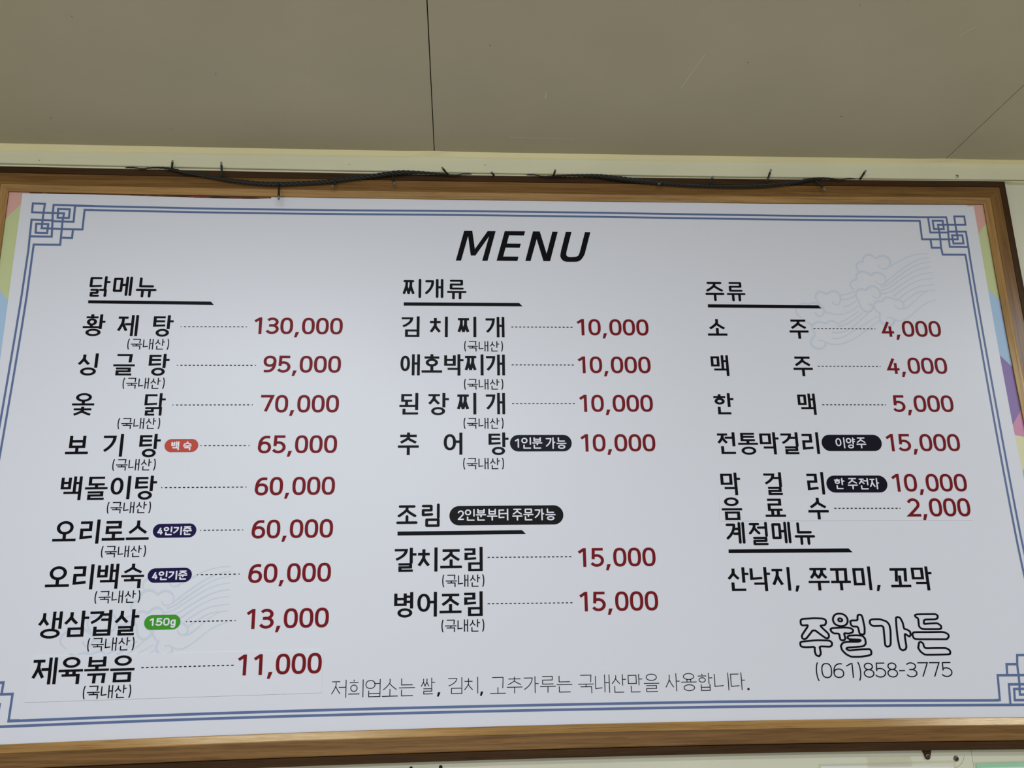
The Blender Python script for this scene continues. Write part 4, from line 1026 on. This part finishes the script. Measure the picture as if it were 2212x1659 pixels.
link('hanging_tab', bm, M['brown_x'], board)

# ---------------------------------------------------------------- screws


def screw(x, y, z, r, label, m, group=None, slot=True):
    t_ = thing('screw', label, 'screw', (x, y, z), group)
    bm = bmesh.new(); n = 20
    prof = [(1.0, 0), (1.0, -.22), (.86, -.42), (.55, -.55), (.25, -.6)]
    rings = [[bm.verts.new((x + r * a * math.cos(2 * math.pi * k / n), y + r * dy, z + r * a * math.sin(2 * math.pi * k / n))) for k in range(n)] for a, dy in prof]
    for p, q in zip(rings, rings[1:]):
        for k in range(n):
            bm.faces.new((p[k], p[(k + 1) % n], q[(k + 1) % n], q[k])).smooth = True
    bm.faces.new(rings[-1])
    bmesh.ops.recalc_face_normals(bm, faces=bm.faces[:])
    link('screw_head', bm, m, t_)
    if slot:
        bm = bmesh.new(); a = r * .5; b_ = r * .13
        c, s = math.cos(.5), math.sin(.5)
        for X0, X1, Z0, Z1 in ((-a, a, -b_, b_), (-b_, b_, -a, a)):
            flat(bm, [[(x + c * u - s * v, z + s * u + c * v) for u, v in ((X0, Z0), (X1, Z0), (X1, Z1), (X0, Z1))]], y - r * .615)
        link('cross_recess', bm, M['recess'], t_)
    return t_


SW = D['screws']
screw(SW[0][0], ym, SW[0][1], .0036, 'small screw in the ceiling moulding, above the frame\'s top right corner', M['zinc'])
screw(SW[1][0], ym + .019, SW[1][1], .0030, 'small pale screw tucked against the black light cable, right end', M['zinc'])
screw(SW[2][0], YW - .0022, SW[2][1] - .001, .0036, 'dark screw holding the tab under the frame\'s bottom edge', M['steel'])
screw(SW[3][0], YW + .0, SW[3][1], .0042, 'dark brown screw in the bare wall below the frame', M['steel'])
screw(SW[4][0], YW, SW[4][1], .0024, 'tiny black screw head at bottom centre, the left of two', M['recess'], slot=False)
screw(SW[5][0], YW, SW[5][1], .0028, 'tiny black screw head at bottom centre, the right of two', M['recess'], slot=False)

# ---------------------------------------------------------------- string of unlit fairy lights
cab = D['cables']
lights = thing('string_light', 'black string of unlit fairy lights draped along the top of the frame', 'string lights', (.1, 0, 2.30))
PXM = .00066
path = []
zh = 2.289
first, second = cab[0], cab[1]
for dx, y_ in ((-.06, .0018), (-.04, -.0035), (-.02, -.0105)): path.append((first[0][0] + dx, y_, quad(FT, first[0][0] + dx) + .0492, .0010))
for x, z, w in first: path.append((x, -.0138, z, max(.0013, w * PXM / 2 * 1.42)))
x0, x1 = first[-1][0], second[0][0]
for s, y_ in ((.12, -.0105), (.22, -.0035), (.35, .0018), (.5, .0018), (.65, .0018), (.78, -.0035), (.88, -.0105)): path.append((x0 + (x1 - x0) * s, y_, quad(FT, x0 + (x1 - x0) * s) + .0492, .0010))
for x, z, w in second: path.append((x, -.0138, z, max(.0013, w * PXM / 2 * 1.42)))
for dx, y_ in ((.02, -.0105), (.04, -.0035), (.06, .0018)): path.append((second[-1][0] + dx, y_, quad(FT, second[-1][0] + dx) + .0492, .0010))
path = smooth_line(path, 2)
# even steps, then three strands twisted round the path
pts = [Vector(p[:3]) for p in path]; rad = [p[3] for p in path]
cum = [0]
for a, c in zip(pts, pts[1:]): cum.append(cum[-1] + (c - a).length)
N = 420
core, cr = [], []
j = 0
for i in range(N + 1):
    d = cum[-1] * i / N
    while j < len(cum) - 2 and cum[j + 1] < d: j += 1
    f = (d - cum[j]) / max(1e-9, cum[j + 1] - cum[j])
    core.append(pts[j].lerp(pts[j + 1], f)); cr.append(rad[j] * (1 - f) + rad[j + 1] * f)
bm = bmesh.new()
for k in range(3):
    sp, sr = [], []
    for i, p in enumerate(core):
        a = cum[-1] * i / N / .017 * 2 * math.pi / 1.6 + k * 2 * math.pi / 3
        off = cr[i] * .5
        sp.append(p + Vector((0, math.cos(a) * off, math.sin(a) * off))); sr.append(cr[i] * .56)
    tube(bm, sp, sr, 7)
link('cable', bm, M['cable'], lights)


for (xa, za, xb, zb_) in D['leds']:
    a = min(core, key=lambda p: abs(p.x - xa)).copy(); c = Vector((xb, -.0258, zb_))
    if a.y > -.010: a = Vector((xa, -.0086, quad(FT, xa) + .0476))
    bm = bmesh.new()
    m1 = a.lerp(c, .72)
    tube(bm, [a, a.lerp(c, .3), m1, a.lerp(c, .78)], [.0019, .0017, .0021, .0021], 10)
    led = link('led_stem', bm, M['cable'], lights)
    bm = bmesh.new()
    d = (c - a).normalized()
    b0 = a.lerp(c, .76)
    ln = (c - b0).length
    tube(bm, [b0, b0 + d * ln * .6, b0 + d * ln * .9, c], [.0019, .0020, .0015, .0004], 12)
    link('bulb', bm, M['bulb'], led)['label'] = 'clear bulb tip'

# ---------------------------------------------------------------- notices under the board
def notice(name, label, x0, x1, zt, tiltz, w, hgt, margin, m, band=None):
    """paper behind a clear sleeve; zt top edge, hangs down the wall"""
    t_ = thing(name, label, 'notice', ((x0 + x1) / 2, YW, zt - hgt))
    bm = bmesh.new()

    def sheet_box(a, c, top_, bot, y0, y1, mi=0):
        v = [bm.verts.new(p) for p in ((a, y0, bot), (c, y0, bot), (c, y0, top_ + tiltz), (a, y0, top_), (a, y1, bot), (c, y1, bot), (c, y1, top_ + tiltz), (a, y1, top_))]
        for f in ((0, 1, 2, 3), (7, 6, 5, 4), (0, 4, 5, 1), (1, 5, 6, 2), (2, 6, 7, 3), (3, 7, 4, 0)):
            bm.faces.new([v[i] for i in f]).material_index = mi
    sheet_box(x0, x1, zt, zt - hgt, YW - .0006, YW - .0002)
    link('paper', bm, m, t_)
    if band:
        bm = bmesh.new()
        sheet_box(x0 + band, x1 - band, zt - band, zt - hgt + band, YW - .0008, YW - .00062)
        link('printed_area', bm, M['paper'], t_)
    bm = bmesh.new()
    a, c, tp, bt = x0 - margin, x1 + margin, zt + margin, zt - hgt - margin
    for X0, X1, Z0, Z1 in ((a, c, zt, tp), (a, c, bt, zt - hgt), (a, x0, zt - hgt, zt), (x1, c, zt - hgt, zt)):
        flat(bm, [[(X0, Z0), (X1, Z0), (X1, Z1), (X0, Z1)]], YW - .0011)
    sl = link('clear_sleeve', bm, M['tape'], t_); sl['label'] = 'yellowed clear plastic edge'
    return t_


PA = D['paper']
n1 = notice('paper_notice', 'white paper notice in a clear sleeve, below the frame toward the right', PA[0][0], PA[1][0], PA[0][1], PA[1][1] - PA[0][1], .21, .297, .0035, M['paper'])
bm = bmesh.new()                      # strip of clear tape holding its top edge
tx0, tz0 = D['tape_glare'][0]; tx1 = D['tape_glare'][1][0]
rows = []
for i in range(7):
    u = i / 6
    rows.append([bm.verts.new((x, YW - .0014 - .0012 * math.sin(math.pi * u), tz0 - .008 + .016 * u)) for x in (tx0 - .004, tx0 + .012, tx1 + .002, tx1 + .035)])
for r, q in zip(rows, rows[1:]):
    for k in range(3): bm.faces.new((r[k], r[k + 1], q[k + 1], q[k])).smooth = True
link('tape_strip', bm, M['tape'], n1)
GR = D['green']
notice('bordered_notice', 'green bordered notice at the lower right corner of the wall', GR[0][0], GR[0][0] + .21, GR[0][1], GR[1][1] - GR[0][1], .21, .297, .0028, M['mintedge'], band=.0068)
